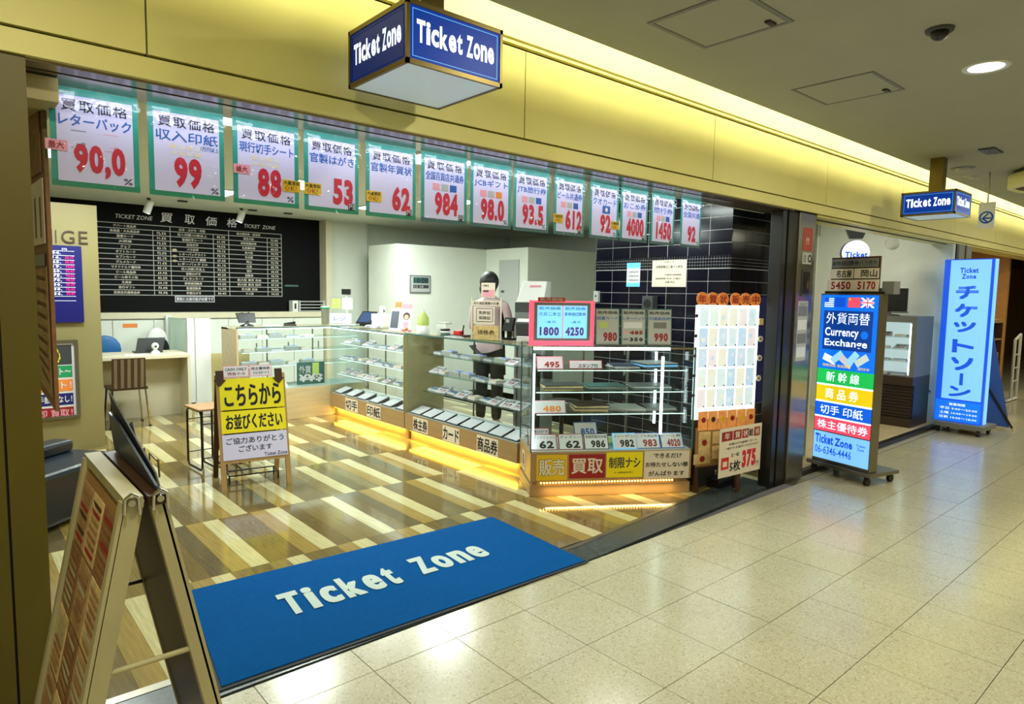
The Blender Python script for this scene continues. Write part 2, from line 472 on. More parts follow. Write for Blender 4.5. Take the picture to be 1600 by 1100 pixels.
# ---- threshold
th = thing('trim_1', 'dark stone threshold strip with a metal edge across the shop opening', 'threshold', kind='structure')
MB().raw([(-1.2, 2.43, .004), (2.8, 2.43, .004), (4.97, 2.53, .004), (5.0, 2.80, .004), (2.8, 2.60, .004), (-1.2, 2.63, .004),
          (-1.2, 2.43, -.02), (2.8, 2.43, -.02), (4.97, 2.53, -.02), (5.0, 2.80, -.02), (2.8, 2.60, -.02), (-1.2, 2.63, -.02)],
         [(0, 1, 4, 5), (1, 2, 3, 4), (6, 7, 1, 0), (7, 8, 2, 1), (11, 10, 4, 5)], 'threshold_stone').build('stone_strip', th)
MB().raw([(-1.2, 2.63, .006), (2.8, 2.60, .006), (4.6, 2.765, .006), (4.6, 2.79, .006), (2.8, 2.635, .006), (-1.2, 2.68, .006)],
         [(0, 1, 4, 5), (1, 2, 3, 4)], 'steel').build('metal_edge', th)

# ---- fascia over the shop front
fa = struct('wall_front', MB().box(-3, 24, 2.475, 2.60, 2.17, 3.2, 'dark_gap'), 'gold metal fascia with vertical seams above the shop fronts')
X0 = 0.545 - 1.637 * 3
for k in range(16):
    x = X0 + 1.637 * k
    MB().box(x + .003, x + 1.634, 2.45, 2.475, 2.246, 2.650, 'fascia_gold').build('fascia_panel', fa)
MB().box(-3, 24, 2.45, 2.475, 2.668, 2.682, 'fascia_gold').build('upper_lip', fa)
MB().box(-3, 24, 2.45, 2.475, 2.695, 3.15, 'cove_cream').build('cove_panel', fa)
MB().box(-3, 24, 2.45, 2.475, 2.168, 2.236, 'fascia_gold').build('lower_band', fa)
# soffit with shutter slot
so = struct('trim_2', MB().box(-1.2, 5.0, 2.475, 2.545, 2.160, 2.172, 'soffit_metal').box(-1.2, 5.0, 2.565, 2.72, 2.160, 2.172, 'soffit_metal').box(-1.2, 5.0, 2.545, 2.565, 2.165, 2.20, 'black_matt').box(-1.2, 5.0, 2.72, 2.74, 2.16, 2.56, 'white_wall'),
            'polished metal soffit with a dark shutter slot behind the fascia')
struct('trim_3', MB().box(5.38, 24, 2.475, 2.72, 2.150, 2.165, 'fascia_gold').box(5.38, 9.0, 2.57, 2.58, 2.140, 2.152, 'black').box(5.38, 9.0, 2.72, 2.74, 2.15, 2.56, 'white_wall'), 'gold soffit with a black rail over the currency bay')

# ---- ceilings
ce = struct('ceiling', MB().box(-6, 26, -4.2, 2.23, 2.70, 2.765, 'ceiling_paint').box(-6, 26, 1.9, 2.47, 3.15, 3.2, 'cove_cream').box(-6, 26, 1.88, 1.92, 2.765, 3.15, 'cove_cream'), 'beige painted corridor ceiling ending in a lit cove')
struct('ceiling', MB().box(-1.3, 5.38, 2.74, 9.6, 2.52, 2.56, 'white_wall').box(5.38, 8.2, 4.46, 9.6, 2.52, 2.56, 'white_wall'), 'white ceiling inside the ticket shop')
struct('ceiling', MB().box(5.4, 9.0, 2.74, 4.4, 2.52, 2.56, 'white_wall'), 'white ceiling of the currency bay')
struct('ceiling', MB().box(9.0, 26, 2.72, 8, 2.45, 2.5, 'far_brown'), 'brown ceiling of the furthest shop')
# opposite side of the corridor and its ends
struct('wall_back', MB().box(-6, 26, -4.3, -4.2, 0, 2.8, 'beige_wall'), 'beige wall across the corridor')
struct('wall_left', MB().box(-6.1, -6, -4.3, 2.6, 0, 2.8, 'beige_wall'), 'beige end wall of the corridor on the left')
struct('wall_right', MB().box(26, 26.1, -4.3, 8, 0, 2.8, 'beige_wall'), 'beige end wall of the corridor far on the right')
# left pier
pi_ = thing('wall_left', 'olive gold metal pier at the left edge of the shop opening', 'pillar', kind='structure')
MB().box(.135, .225, 2.465, 2.72, 0, 2.17, 'pillar_olive').build('pier_face', pi_)
MB().box(.128, .135, 2.48, 2.72, 0, 2.17, 'dark_gap').build('pier_joint', pi_)
MB().box(-1.2, .128, 2.462, 2.60, 0, 2.17, 'pillar_olive').build('pier_panel', pi_)
MB().box(-6, -1.2, 2.462, 2.60, 0, 2.75, 'beige_wall').build('wall_panel', pi_)
# shop walls
struct('wall_left', MB().box(-1.25, -1.2, 2.6, 9.6, 0, 2.56, 'beige_wall'), 'beige side wall of the shop behind the pier')
bw = struct('wall_back', MB().box(-1.2, 8.2, 9.45, 9.55, 0, 2.56, 'white_wall'), 'white back wall of the shop behind the counters')
struct('wall_right', MB().box(8.1, 8.2, 4.5, 9.5, 0, 2.56, 'white_wall').box(5.37, 8.2, 4.42, 4.5, 0, 2.56, 'white_wall'), 'white side wall of the shop behind the tiled wall')
# cream post and grey side beside the blackboard
struct('trim_4', MB().box(4.335, 4.43, 9.2, 9.45, 0, 2.52, 'cream_laminate'), 'narrow beige post beside the price blackboard')
# white partition block (top below the ceiling)
struct('wall_back', MB().box(4.81, 6.39, 8.0, 8.8, 0, 2.15, 'white_wall').box(6.39, 6.49, 7.05, 8.8, 0, 2.15, 'white_wall').box(6.49, 8.1, 7.05, 7.15, 0, 2.15, 'white_wall'),
       'white partition block with the clock behind the counter')
struct('wall_back', MB().box(4.43, 5.06, 9.30, 9.45, 0, 2.52, 'white_wall'), 'bright white wall strip beside the beige post')
dr = thing('door_1', 'pale grey cupboard door in the white partition behind the staff', 'door', (6.385, 7.45, 0), R(-90), kind='structure')
MB().box(-.22, .22, -.012, 0, .9, 1.98, 'grey_light').build('leaf', dr); MB().box(-.16, -.10, -.02, -.012, 1.5, 1.53, 'grey_dark').build('handle', dr)
# beige partition with letters
bp_ = struct('wall_left', MB().box(-1.2, 1.125, 7.1, 7.22, 0, 2.225, 'partition_beige'), 'beige partition with the exchange lettering and rate board')
mb = MB(Matrix.Translation((0, 7.1, 0)))
for ch, x0, x1 in (('N', .66, .78), ('I', .803, .811), ('G', .845, .945), ('E', .975, 1.045)):
    mb.txt(ch, x0, x1, 1.872, 1.985, 'wood_dark', y=-.012, bold=0, res=3)
mb.build('lettering', bp_, label='dark brown capital letters on the partition')

# ---- tiled wall on the right of the shop
tw = struct('wall_right', MB().box(5.0025, 6.0, 3.0025, 3.2, 0, 2.52, 'grout').box(5.0025, 5.37, 3.2, 4.5, 0, 2.52, 'grout'), 'black glazed tile wall with white joints beside the shutter')
q = MB().box(0, .012, 0, .2088, 0, .1030, 'tile_black').build('tile'); tA = q.data; bpy.data.objects.remove(q)
q = MB().box(0, .2052, 0, .012, 0, .1030, 'tile_black').build('tile'); tB = q.data; bpy.data.objects.remove(q)
zs = [2.404 - .1085 * k for k in range(22)]
mesh_rows = [5, 6]  # mosaic band instead of big tiles
zs_all = []
z = 2.50
n_ = 0
mos = MB()
for k in range(-2, 22):
    z0 = 2.167 - .108 * (k - 1)
    if z0 < -.02: break
    if k == 5:
        # mosaic band 4 rows
        for r_ in range(4):
            for c_ in range(56):
                y0 = 3.0 + .0268 * c_
                mos.box(5.0005, 5.012, y0 + .003, y0 + .0268, z0 + .0271 * r_ + .003, z0 + .0271 * (r_ + 1), 'tile_black')
            for c_ in range(34):
                x0 = 5.0 + .0265 * c_
                mos.box(x0 + .003, x0 + .0265, 3.0005, 3.012, z0 + .0271 * r_ + .003, z0 + .0271 * (r_ + 1), 'tile_black')
        continue
    for c_ in range(7):
        q = bpy.data.objects.new('tile', tA); C.objects.link(q); q.location = (5.0, 3.0 + .2143 * c_ + .0015, max(z0, 0)); q.parent = tw
    for c_ in range(5):
        q = bpy.data.objects.new('tile', tB); C.objects.link(q); q.location = (5.0 + .2105 * c_ + .012 * (c_ == 0), 3.0, max(z0, 0)); q.parent = tw
mos.build('mosaic_band', tw, kind='stuff')

# ---- pillar with shutter guide
pr_ = thing('wall_right', 'brushed steel pillar with stickers and dark shutter guide', 'pillar', kind='structure')
MB().box(4.87, 4.935, 2.50, 2.60, 0, 2.16, 'black').build('shutter_guide', pr_, bevel=.004)
MB().box(4.965, 5.11, 2.50, 2.62, 0, 2.165, 'dark_frame').build('guide_post', pr_, bevel=.004)
MB().box(5.11, 5.385, 2.485, 2.62, 0, 2.165, 'steel').build('steel_cladding', pr_, bevel=.004)
MB().box(4.935, 4.965, 2.53, 2.60, 0, 2.16, 'black_matt').build('dark_slot', pr_)
st = MB(Matrix.Translation((0, 2.485, 0)))
st.sheet(5.17, 5.33, 1.87, 2.05, 'sticker_red', y=-.0015).txt('!!', 5.225, 5.275, 1.92, 1.98, 'paper_warm', y=-.0025)
o = st.build('warning_sticker'); tag(o, 'red square warning sticker high on the steel pillar', 'sticker')
st = MB(Matrix.Translation((0, 2.485, 0)))
st.sheet(5.18, 5.33, 1.765, 1.855, 'grey_light', y=-.0012).disc(5.30, 1.81, .032, 'ink', y=-.002).disc(5.30, 1.81, .018, 'grey_light', y=-.0026).txt('注', 5.19, 5.24, 1.78, 1.84, 'ink', y=-.002)
tag(st.build('notice_label'), 'small pale label with a ring mark below the red sticker', 'label')
st = MB(Matrix.Translation((0, 2.485, 0)))
st.box(5.18, 5.32, -.006, 0, 1.51, 1.72, 'grey_dark').box(5.195, 5.305, -.008, -.006, 1.53, 1.70, 'black').box(5.245, 5.265, -.02, -.008, 1.57, 1.63, 'steel')
tag(st.build('switch_plate'), 'dark switch plate with a key hole on the steel pillar', 'switch')
st = MB(Matrix.Translation((0, 2.485, 0)))
st.sheet(5.15, 5.32, .99, 1.47, 'grey_light', y=-.0015)
for k in range(4): st.sheet(5.16, 5.31, 1.02 + .11 * k, 1.10 + .11 * k, 'grey' if k % 2 else 'white_plastic', y=-.0022, t=.0005)
st.txt('フロア', 5.17, 5.30, 1.432, 1.455, 'ink', y=-.0025)
tag(st.build('floor_notice'), 'tall grey paper notice with ruled rows on the steel pillar', 'notice')

# ---- bay 2 (currency)
struct('wall_right', MB().box(8.9, 9.0, 2.50, 4.4, 0, 2.52, 'white_wall'), 'white side wall of the currency bay')
struct('wall_back', MB().box(5.4, 8.9, 4.32, 4.40, 0, 2.52, 'white_wall'), 'white rear wall of the currency bay')
struct('wall_left', MB().box(6.0, 6.03, 2.75, 4.32, 0, 2.52, 'white_wall'), 'white inner side of the currency bay next to the tiles')
MBp = MB().box(5.4, 8.9, 2.56, 4.32, 0, .035, 'wood_light')
struct('trim_5', MBp, 'pale wooden raised floor of the currency bay')
struct('trim_6', MB().box(5.4, 8.9, 2.50, 2.56, 0, .04, 'dark_frame'), 'dark sill along the front of the currency bay')
cl = thing('wall_right', 'grey ribbed column between the currency bay and the brown shop', 'pillar', kind='structure')
MB().box(8.98, 9.06, 2.485, 2.9, 0, 2.15, 'black').build('dark_edge', cl)
MB().box(9.06, 9.55, 2.485, 2.9, 0, 2.15, 'grey').build('column_face', cl)
MB().box(9.28, 9.33, 2.475, 2.49, 0, 2.15, 'pillar_olive').build('column_rib', cl)
# far shop
struct('wall_back', MB().box(9.5, 26, 5.0, 5.1, 0, 2.5, 'far_tan'), 'tan wooden rear wall of the furthest shop')
struct('wall_left', MB().box(9.55, 9.6, 2.9, 5.0, 0, 2.5, 'far_brown'), 'dark brown side wall of the furthest shop')
struct('wall_right', MB().box(13.2, 13.3, 2.9, 5.0, 0, 2.5, 'far_tan').box(12.0, 13.2, 4.2, 4.3, 0, 2.5, 'far_tan'), 'wooden partition inside the furthest shop')

# ================================================================== CEILING ITEMS
def lamp_ring(x, y, z, r, label, glow='lamp_glow', grp=None):
    t = thing('downlight', label, 'light', (x, y, z), 0, grp)
    MB().lathe([(r * .82, -.001), (r, -.006), (r * 1.12, -.004), (r * 1.14, 0)], 'white_plastic').build('ring', t)
    MB().cyl((0, 0, -.0005), (0, 0, -.002), r * .84, glow, n=24).build('diffuser', t)
    return t
for (x, y) in CORR:
    if (x, y) == (4.15, 1.08):
        lamp_ring(x, y, 2.70, .095, 'glowing round downlight alone on the beige corridor ceiling')
    elif seen(x, y, 2.7):
        lamp_ring(x, y, 2.70, .095, 'glowing round downlight further along the corridor ceiling, %.0f metres away' % x)
for i, (x0, y0, ds) in enumerate(((2.43, 1.475, 'larger in view, nearer the hanging sign'), (3.80, 1.495, 'smaller in view, beyond the first hatch'))):
    t = thing('ceiling_hatch', 'square access hatch with grey frame, ' + ds, 'hatch', (x0, y0, 2.70), 0, 'ceiling hatches')
    mb = MB(); s_ = .45
    a = .020 if i == 0 else .014
    for bx in ((0, s_, 0, a), (0, s_, s_ - a, s_), (0, a, a, s_ - a), (s_ - a, s_, a, s_ - a)):
        mb.box(bx[0], bx[1], bx[2], bx[3], -.004, 0, 'grey')
    mb.build('frame', t)
    MB().box(a + .004, s_ - a - .004, a + .004, s_ - a - .004, -.003, -.0005, 'ceiling_paint').build('panel', t)
    MB().box(s_ - .10, s_ - .04, .06, .085, -.012, -.003, 'dark_frame').build('latch', t)
t = thing('dome_camera', 'small black dome camera on the corridor ceiling', 'camera', (3.43, 1.08, 2.70))
MB().lathe([(0, -.012), (.055, -.012), (.058, 0)], 'grey_dark').build('base_plate', t)
MB().ball((0, 0, -.018), .038, .038, .032, 'black').build('dome', t)
t = thing('ceiling_vent', 'thin dark slot vent on the corridor ceiling above the far sign', 'vent', (6.44, 1.60, 2.70))
MB().box(-.13, .13, -.055, .055, -.010, 0, 'grey_dark').build('frame', t)
for k in range(4): MB().box(-.12, .12, -.045 + .024 * k, -.033 + .024 * k, -.014, -.010, 'grey').build('slat', t)
for i, (x, y, ds) in enumerate(((7.11, 1.97, 'dark flat smoke detector disc beside the far sign post'), (7.62, 2.0, 'pale smoke detector behind the far sign post'))):
    t = thing('smoke_detector', ds, 'detector', (x, y, 2.70))
    MB().lathe([(0, -.008), (.09, -.008), (.10, 0)], 'grey' if i == 0 else 'grey_light').build('base', t)
    MB().lathe([(0, -.035), (.05, -.030), (.06, -.008)], 'grey_light').build('head', t)
t = thing('ring_lamp', 'large round ceiling fitting with pale rim and dark underside', 'light', (7.75, 1.33, 2.699))
MB().lathe([(.40, 0), (.40, -.03)], 'black', n=36).build('shadow_gap', t)
MB().lathe([(.40, -.03), (.40, -.03), (.43, -.04), (.43, -.15), (.39, -.17), (.37, -.15)], 'cove_cream', n=36).build('rim', t)
MB().lathe([(0, -.13), (.37, -.15)], 'far_brown', n=36).build('inner_dish', t)

# ---- hanging square signs
def hanging_sign(loc, s_, h, label, zceil, dim_side):
    t = thing('hanging_sign', label, 'sign', loc, 0, 'blue square signs hung from the corridor ceiling')
    mb = MB()
    a = .012
    for zz in (0, h - a * 1.3):
        for bx in ((0, s_, 0, a), (0, s_, s_ - a, s_), (0, a, a, s_ - a), (s_ - a, s_, a, s_ - a)):
            mb.box(bx[0], bx[1], bx[2], bx[3], zz, zz + a * 1.3, 'sign_frame')
    for (x, y) in ((0, 0), (s_ - a, 0), (0, s_ - a), (s_ - a, s_ - a)): mb.box(x, x + a, y, y + a, 0, h, 'sign_frame')
    mb.box(a, s_ - a, a, s_ - a, h - .006, h - .002, 'sign_frame')
    mb.build('frame', t)
    MB().box(s_ / 2 - .05, s_ / 2 + .05, s_ / 2 - .05, s_ / 2 + .05, h - .002, zceil - loc[2], 'sign_frame').build('post', t)
    MB().box(a, s_ - a, a, s_ - a, .003, .008, 'sign_under').build('bottom_diffuser', t)
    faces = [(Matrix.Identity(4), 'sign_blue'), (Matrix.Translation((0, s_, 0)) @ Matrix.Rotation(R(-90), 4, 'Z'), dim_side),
             (Matrix.Translation((s_, s_, 0)) @ Matrix.Rotation(R(180), 4, 'Z'), 'sign_blue'), (Matrix.Translation((s_, 0, 0)) @ Matrix.Rotation(R(90), 4, 'Z'), 'sign_blue')]
    for F, mt in faces:
        mb = MB(F)
        mb.box(a, s_ - a, .004, .007, a, h - a, mt)
        mb.build('blue_panel', t)
        mb = MB(F)
        for (x0, x1, z0, z1) in ((.024, s_ - .024, .026, .0275), (.024, s_ - .024, h - .0275, h - .026), (.024, .0255, .026, h - .026), (s_ - .0255, s_ - .024, .026, h - .026)):
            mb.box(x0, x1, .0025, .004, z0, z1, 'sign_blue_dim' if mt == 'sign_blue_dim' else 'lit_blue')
        for wd_, a0, a1 in (('Ticket', .04, .04 + (s_ - .08) * .57), ('Zone', .04 + (s_ - .08) * .625, s_ - .04)):
            for g_, f0_, f1_, hh_ in letters(wd_, .10): mb.txt(g_, a0 + f0_ * (a1 - a0), a0 + f1_ * (a1 - a0), h * .36, h * (.36 + .36 * hh_), 'sign_letter', y=.0025, bold=.035, res=3)
        mb.build('lettering', t)
    return t
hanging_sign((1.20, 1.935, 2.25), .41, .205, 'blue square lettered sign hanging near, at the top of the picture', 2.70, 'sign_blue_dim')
hanging_sign((6.31, 1.78, 2.205), .41, .20, 'smaller-looking blue square sign hanging far down the corridor', 2.70, 'sign_blue')
t = thing('arrow_sign', 'small white hanging sign with a blue arrow behind the far blue sign', 'sign', (7.52, 1.86, 2.30))
MB().box(-.01, .01, -.065, .065, -.12, .12, 'white_plastic').build('plate', t)
mb = MB(Matrix.Translation((-.012, 0, 0)) @ Matrix.Rotation(R(-90), 4, 'Z'))
mb.disc(0, -.02, .058, 'ink_blue').disc(0, -.02, .042, 'white_plastic', y=-.0016).poly([(-.04, -.03), (.01, .02), (.02, .01), (-.01, -.02), (.04, -.02), (.04, -.035), (-.01, -.035), (.02, -.06), (.01, -.07)], 'ink_blue', y=-.0024)
mb.build('arrow_mark', t); MB().cyl((0, 0, .12), (0, 0, .43), .006, 'steel').build('hanger_rod', t)

# ================================================================== POSTERS under the soffit
posters = [(.304, .564, '90,0', '%', 'レターパック', 'green', 1, 0), (.596, .857, '99', '%', '収入印紙', 'green', 0, 0), (.890, 1.153, '88', '%', '現行切手シート', 'green', 1, 1),
           (1.178, 1.431, '53', '円', '官製はがき', 'green', 0, -1), (1.465, 1.723, '62', '円', '官製年賀状', 'green', 0, -1), (1.755, 2.024, '984', '円', '全国百貨店共通券', 'teal', 0, 0),
           (2.048, 2.311, '98.0', '%', 'JCBギフト', 'teal', 0, 0), (2.338, 2.594, '93.5', '%', 'JTB旅行券', 'teal', 0, 0), (2.634, 2.880, '612', '円', 'ビール共通券', 'teal', 0, -1),
           (2.935, 3.197, '92', '%', 'クオカード', 'teal', 0, 1), (3.215, 3.476, '4000', '円', 'おこめ券', 'teal', 0, 0), (3.515, 3.773, '1450', '円', '旅行券', 'teal', 0, 0), (3.838, 4.083, '92', '%', '全国共通', 'teal', 0, 0)]
ordn = ['leftmost', 'second from the left', 'third from the left', 'fourth from the left', 'fifth from the left', 'sixth from the left', 'seventh, in the middle', 'eighth from the left', 'ninth from the left', 'tenth from the left', 'third from the right', 'second from the right', 'rightmost']
for i, (x0, x1, price, unit, title, bc, sp, ok) in enumerate(posters):
    t = thing('price_poster', 'hanging price poster reading %s, %s in the row' % (price, ordn[i]), 'poster', ((x0 + x1) / 2, 2.70 + rnd.uniform(-.004, .004), 1.832), R(rnd.uniform(-1.5, 1.5)), 'purchase price posters hung under the soffit')
    w_, h_ = x1 - x0, .327
    bm_ = 'poster_green' if bc == 'green' else 'teal_dark'
    MB().sheet(-w_ / 2, w_ / 2, 0, h_, 'poster_teal' if bc == 'green' else 'poster_teal', t=.002).sheet(-w_ / 2, w_ / 2, 0, .02, bm_, y=-.0005, t=.001).build('border_sheet', t)
    b_ = .018
    mb = MB(); mb.sheet(-w_ / 2 + b_, w_ / 2 - b_, .018, h_ - .026, 'poster_paper', y=-.0012)
    # four kanji heading
    for k, ch in enumerate('買取価格'):
        cx = -w_ / 2 + .055 + k * (w_ - .11) / 3 + .0
        mb.txt(ch, cx - .022, cx + .022, .250, .288, 'ink', y=-.002, bold=.03)
    mb.txt(title, -w_ / 2 + .024, w_ / 2 - .022, .200, .240, 'ink_blue', y=-.002, bold=.04)
    if price == '99': mb.txt('1万円以上', w_ / 2 - .085, w_ / 2 - .02, .178, .196, 'ink_blue', y=-.002)
    # small print blocks
    if i in (1, 2):
        for r_ in range(2):
            for c_ in range(4): mb.sheet(-.06 + c_ * .028, -.038 + c_ * .028, .152 + r_ * .022, .168 + r_ * .022, 'paper_warm' if (r_ + c_) % 2 else 'paper', y=-.002, t=.0005)
    elif i in (0,):
        for c_, m_ in ((-.05, 'teal_dark'), (.045, 'pink')):
            mb.sheet(c_ - .022, c_ + .022, .130, .132, m_, y=-.002, t=.0005).sheet(c_ - .022, c_ + .022, .186, .188, m_, y=-.002, t=.0005).txt('一般', c_ - .008, c_ + .02, .137, .150, m_, y=-.002)
    elif i in (5, 6, 7, 8, 10, 11):
        for c_ in range(3): mb.sheet(-.07 + c_ * .05, -.03 + c_ * .05, .153, .186, ('pink', 'grey_light', 'orange' if i == 6 else 'ink_blue')[c_], y=-.002, t=.0005)
    elif i == 9: mb.sheet(-.02, .05, .152, .198, 'ink_blue', y=-.002, t=.0005).disc(.015, .175, .013, 'paper', y=-.0028)
    wd = {2: .095, 3: .135, 4: .165}[len(price)] if price not in ('98.0', '93.5', '90,0') else .152
    sh = .01 if i != 1 else .0
    if ok == -1: sh = .05 if i < 5 else .035
    mb.txt(price, -wd / 2 + sh, wd / 2 + sh, .034, .146, 'ink_red', y=-.0026, bold=.05, res=3)
    if unit == '%': mb.txt('%', w_ / 2 - .052, w_ / 2 - .022, .022, .045, 'ink', y=-.002, bold=.01)
    else: mb.sheet(w_ / 2 - .052, w_ / 2 - .022, .016, .046, 'ink', y=-.002, t=.0005).txt('円', w_ / 2 - .048, w_ / 2 - .026, .020, .042, 'paper', y=-.0028)
    mb.build('printed_sheet', t)
    if sp:
        k = -.145 if i == 0 else -.13
        MB().sheet(k, k + .062, .115, .150, 'pink', y=-.004).txt('最大', k + .008, k + .052, .120, .144, 'ink_darkred', y=-.0048, bold=.03).build('pink_tag', t)
    if ok:
        k = .062 if ok > 0 else -.128
        MB().sheet(k, k + .075, .065, .112, 'gold_yellow', y=-.004).txt('大量買取', k + .004, k + .071, .092, .108, 'ink', y=-.0048).txt('OK!', k + .008, k + .058, .069, .089, 'ink_darkred', y=-.0048, bold=0).build('yellow_tag', t)
    # wrinkled plastic sleeve
    nx, nz_ = 10, 12; ph = rnd.uniform(0, 6)
    vs = []
    for a in range(nz_ + 1):
        for b2 in range(nx + 1):
            fx, fz = b2 / nx, a / nz_
            amp = .004 * math.exp(-((fz - .68) / .13) ** 2) + .0006
            vs.append((-w_ / 2 - .006 + fx * (w_ + .012), -.010 - amp * (1 + math.sin(fx * 17 + ph + 3 * math.sin(fz * 25 + ph))), -.006 + fz * (h_ + .004)))
    MB().raw(vs, [(a * (nx + 1) + b2, a * (nx + 1) + b2 + 1, (a + 1) * (nx + 1) + b2 + 1, (a + 1) * (nx + 1) + b2) for a in range(nz_) for b2 in range(nx)], 'sleeve', True).build('plastic_sleeve', t)

# spot lamps of the shop ceiling
for x, y, ds in ((1.886, 8.62, 'left white cylinder spotlight above the price blackboard'), (2.989, 8.79, 'right white cylinder spotlight above the price blackboard')):
    t = thing('spotlight', ds, 'light', (x, y, 2.52), 0, 'ceiling spotlights over the blackboard')
    MB().cyl((0, 0, 0), (0, 0, -.03), .02, 'grey_dark').build('mount', t)
    MB().cyl((.02, 0, -.03), (-.02, .03, -.17), .042, 'white_plastic', n=16).build('lamp_head', t)
    MB().cyl((-.02, .03, -.17), (-.021, .0305, -.173), .036, 'lamp_glow_cool', n=16).build('lens', t)
for x, y, ds in ((2.232, 8.56, 'first black ceiling recess left of the right spotlight'), (3.144, 8.82, 'middle black ceiling recess beside the right spotlight'), (3.611, 8.81, 'last black ceiling recess near the right end of the blackboard')):
    t = thing('ceiling_socket', ds, 'fitting', (x, y, 2.52))
    MB().box(-.05, .05, -.03, .03, -.018, 0, 'grey_dark').build('housing', t)
for i, (x, y) in enumerate(SHOP):
    t = thing('ceiling_light', '%s white ceiling panel light inside the shop, counted from the front left' % ORD[i], 'light', (x, y, 2.52), 0, 'panel lights of the shop ceiling')
    MB().box(-.27, .27, -.27, .27, -.012, -.001, 'white_plastic').build('frame', t)
    MB().box(-.25, .25, -.25, .25, -.016, -.012, 'lamp_glow_cool').build('diffuser', t)

# ================================================================== BLACKBOARD WALL
bd = thing('price_blackboard', 'large black wall board listing purchase prices in white rows', 'board', (0, 9.44, 0))
MB().box(-1.2, 4.335, -.02, 0, 1.18, 2.52, 'blackboard').build('board_panel', bd)
mb = MB(Matrix.Translation((0, -.021, 0)))
zt, zb = 2.276, 1.392; xl, xr = 1.25, 3.756; lw = .004
nr = 14
for k in range(nr + 1):
    z = zt + (zb - zt) * k / nr
    mb.sheet(xl, xr, z - lw, z + lw, 'grey_light', y=-.001, t=.001)
for x in (2.096, 2.298, 2.827, 3.027, 3.553, 3.756): mb.sheet(x - lw, x + lw, zb, zt - ((zt - zb) / nr if x not in (2.298, 3.027, 3.756) else 0), 'grey_light', y=-.001, t=.001)
mb.build('table_grid', bd)
mb = MB(Matrix.Translation((0, -.021, 0)))
names1 = ['デパート商品券', '高島屋・大丸商品券', '図書カード', 'JR関連', 'ジェフ', 'ギフトカード', 'セブンカード', 'グルメカード', 'マクドナルド優待券', 'ビール商品券', 'ビール券その他', '文具券', '旅行ギフト', '百貨店共通商品券']
names2 = ['切手・はがき・印紙', '収入印紙100枚以上', '普通切手シート', '記念切手', 'バラ切手', 'レターパックライト', 'レターパック 額面', 'レターパック 510', '収入印紙1万以上', '官製はがき', 'テレホンカード', '新幹線回数券', '普通回数券', '年賀はがき']
names3 = ['株主優待券・航空券', '東京大阪', '新幹線優待券', '私鉄優待券', '新大阪', '名古屋', '岡山', '広島', '博多', '回数券', '新大阪 東京 自由', '新大阪 東京 指定', '名古屋 自由', 'その他']
for k in range(nr):
    zc = zt + (zb - zt) * (k + .5) / nr; hh = .017
    for nm, a, b2 in ((names1[k], 1.50, 2.07), (names2[k], 2.33, 2.80), (names3[k], 3.06, 3.53)):
        c_ = (a + b2) / 2; L = min((b2 - a) * .9, len(nm) * .036)
        mb.txt(nm, c_ - L / 2, c_ + L / 2, zc - hh, zc + hh, 'paper_warm', bold=.02)
    for a, b2 in ((2.10, 2.29), (2.835, 3.02), (3.56, 3.75)):
        if k: mb.txt('%d.%d%%' % (rnd.randint(60, 98), rnd.randint(0, 9)), (a + b2) / 2 - .055, (a + b2) / 2 + .055, zc - hh * .9, zc + hh * .9, 'paper_warm', bold=.02)
for x, z_ in ((2.345, 1.98), (2.345, 1.90), (2.345, 1.84)): mb.disc(x, z_ , .03, 'wood_light', y=-.001, ry=.016)
mb.build('table_text', bd)
for st_, a, b2 in (('TICKET ZONE', 1.688, 2.099), ('TICKET  ZONE', 3.237, 3.674)): MB(Matrix.Translation((0, -.021, 0))).txt(st_, a, b2, 2.335, 2.385, 'paper', bold=0, res=2, shear=.2).build('heading_lettering', bd)
for ch, a, b2 in (('買', 2.187, 2.33), ('取', 2.475, 2.60), ('価', 2.736, 2.882), ('格', 3.007, 3.142)): MB(Matrix.Translation((0, -.021, 0))).txt(ch, a, b2, 2.325, 2.445, 'paper', bold=.02, shear=.1).build('heading_character', bd)
mb = MB(Matrix.Translation((0, -.021, 0)))
mb.sheet(2.334, 2.825, 1.305, 1.385, 'paper', y=-.001, t=.001).sheet(2.342, 2.817, 1.313, 1.377, 'ink', y=-.0016, t=.0005).txt('買取には身分証が必要です', 2.35, 2.81, 1.322, 1.368, 'paper', y=-.0024, bold=.04)
mb.build('note_plate', bd)
MB(Matrix.Translation((0, -.021, 0))).sheet(3.80, 4.0, 1.535, 1.56, 'teal_dark', y=-.001).build('small_mark', bd)
struct('trim_7', MB().box(1.125, 4.335, 9.26, 9.44, 1.10, 1.175, 'cream_laminate'), 'beige ledge below the price blackboard')
cab = thing('wall_cabinet', 'row of white low cabinets below the blackboard ledge', 'cabinet', (0, 9.3, 0))
MB().box(1.13, 4.33, 0, .14, 0, 1.10, 'white_plastic').build('body', cab)
for k in range(7):
    q = MB().box(1.14 + k * .455, 1.585 + k * .455, -.018, -.001, .06, 1.08, 'white_wall').build('door', cab)
    MB().box(1.50 + k * .455, 1.515 + k * .455, -.03, -.018, .62, .74, 'grey').build('handle', q)
o = MB(Matrix.Translation((0, 9.278, 0))).sheet(1.70, 1.86, .99, 1.04, 'orange').build('orange_label'); tag(o, 'small orange paper label on a white cabinet door', 'label')

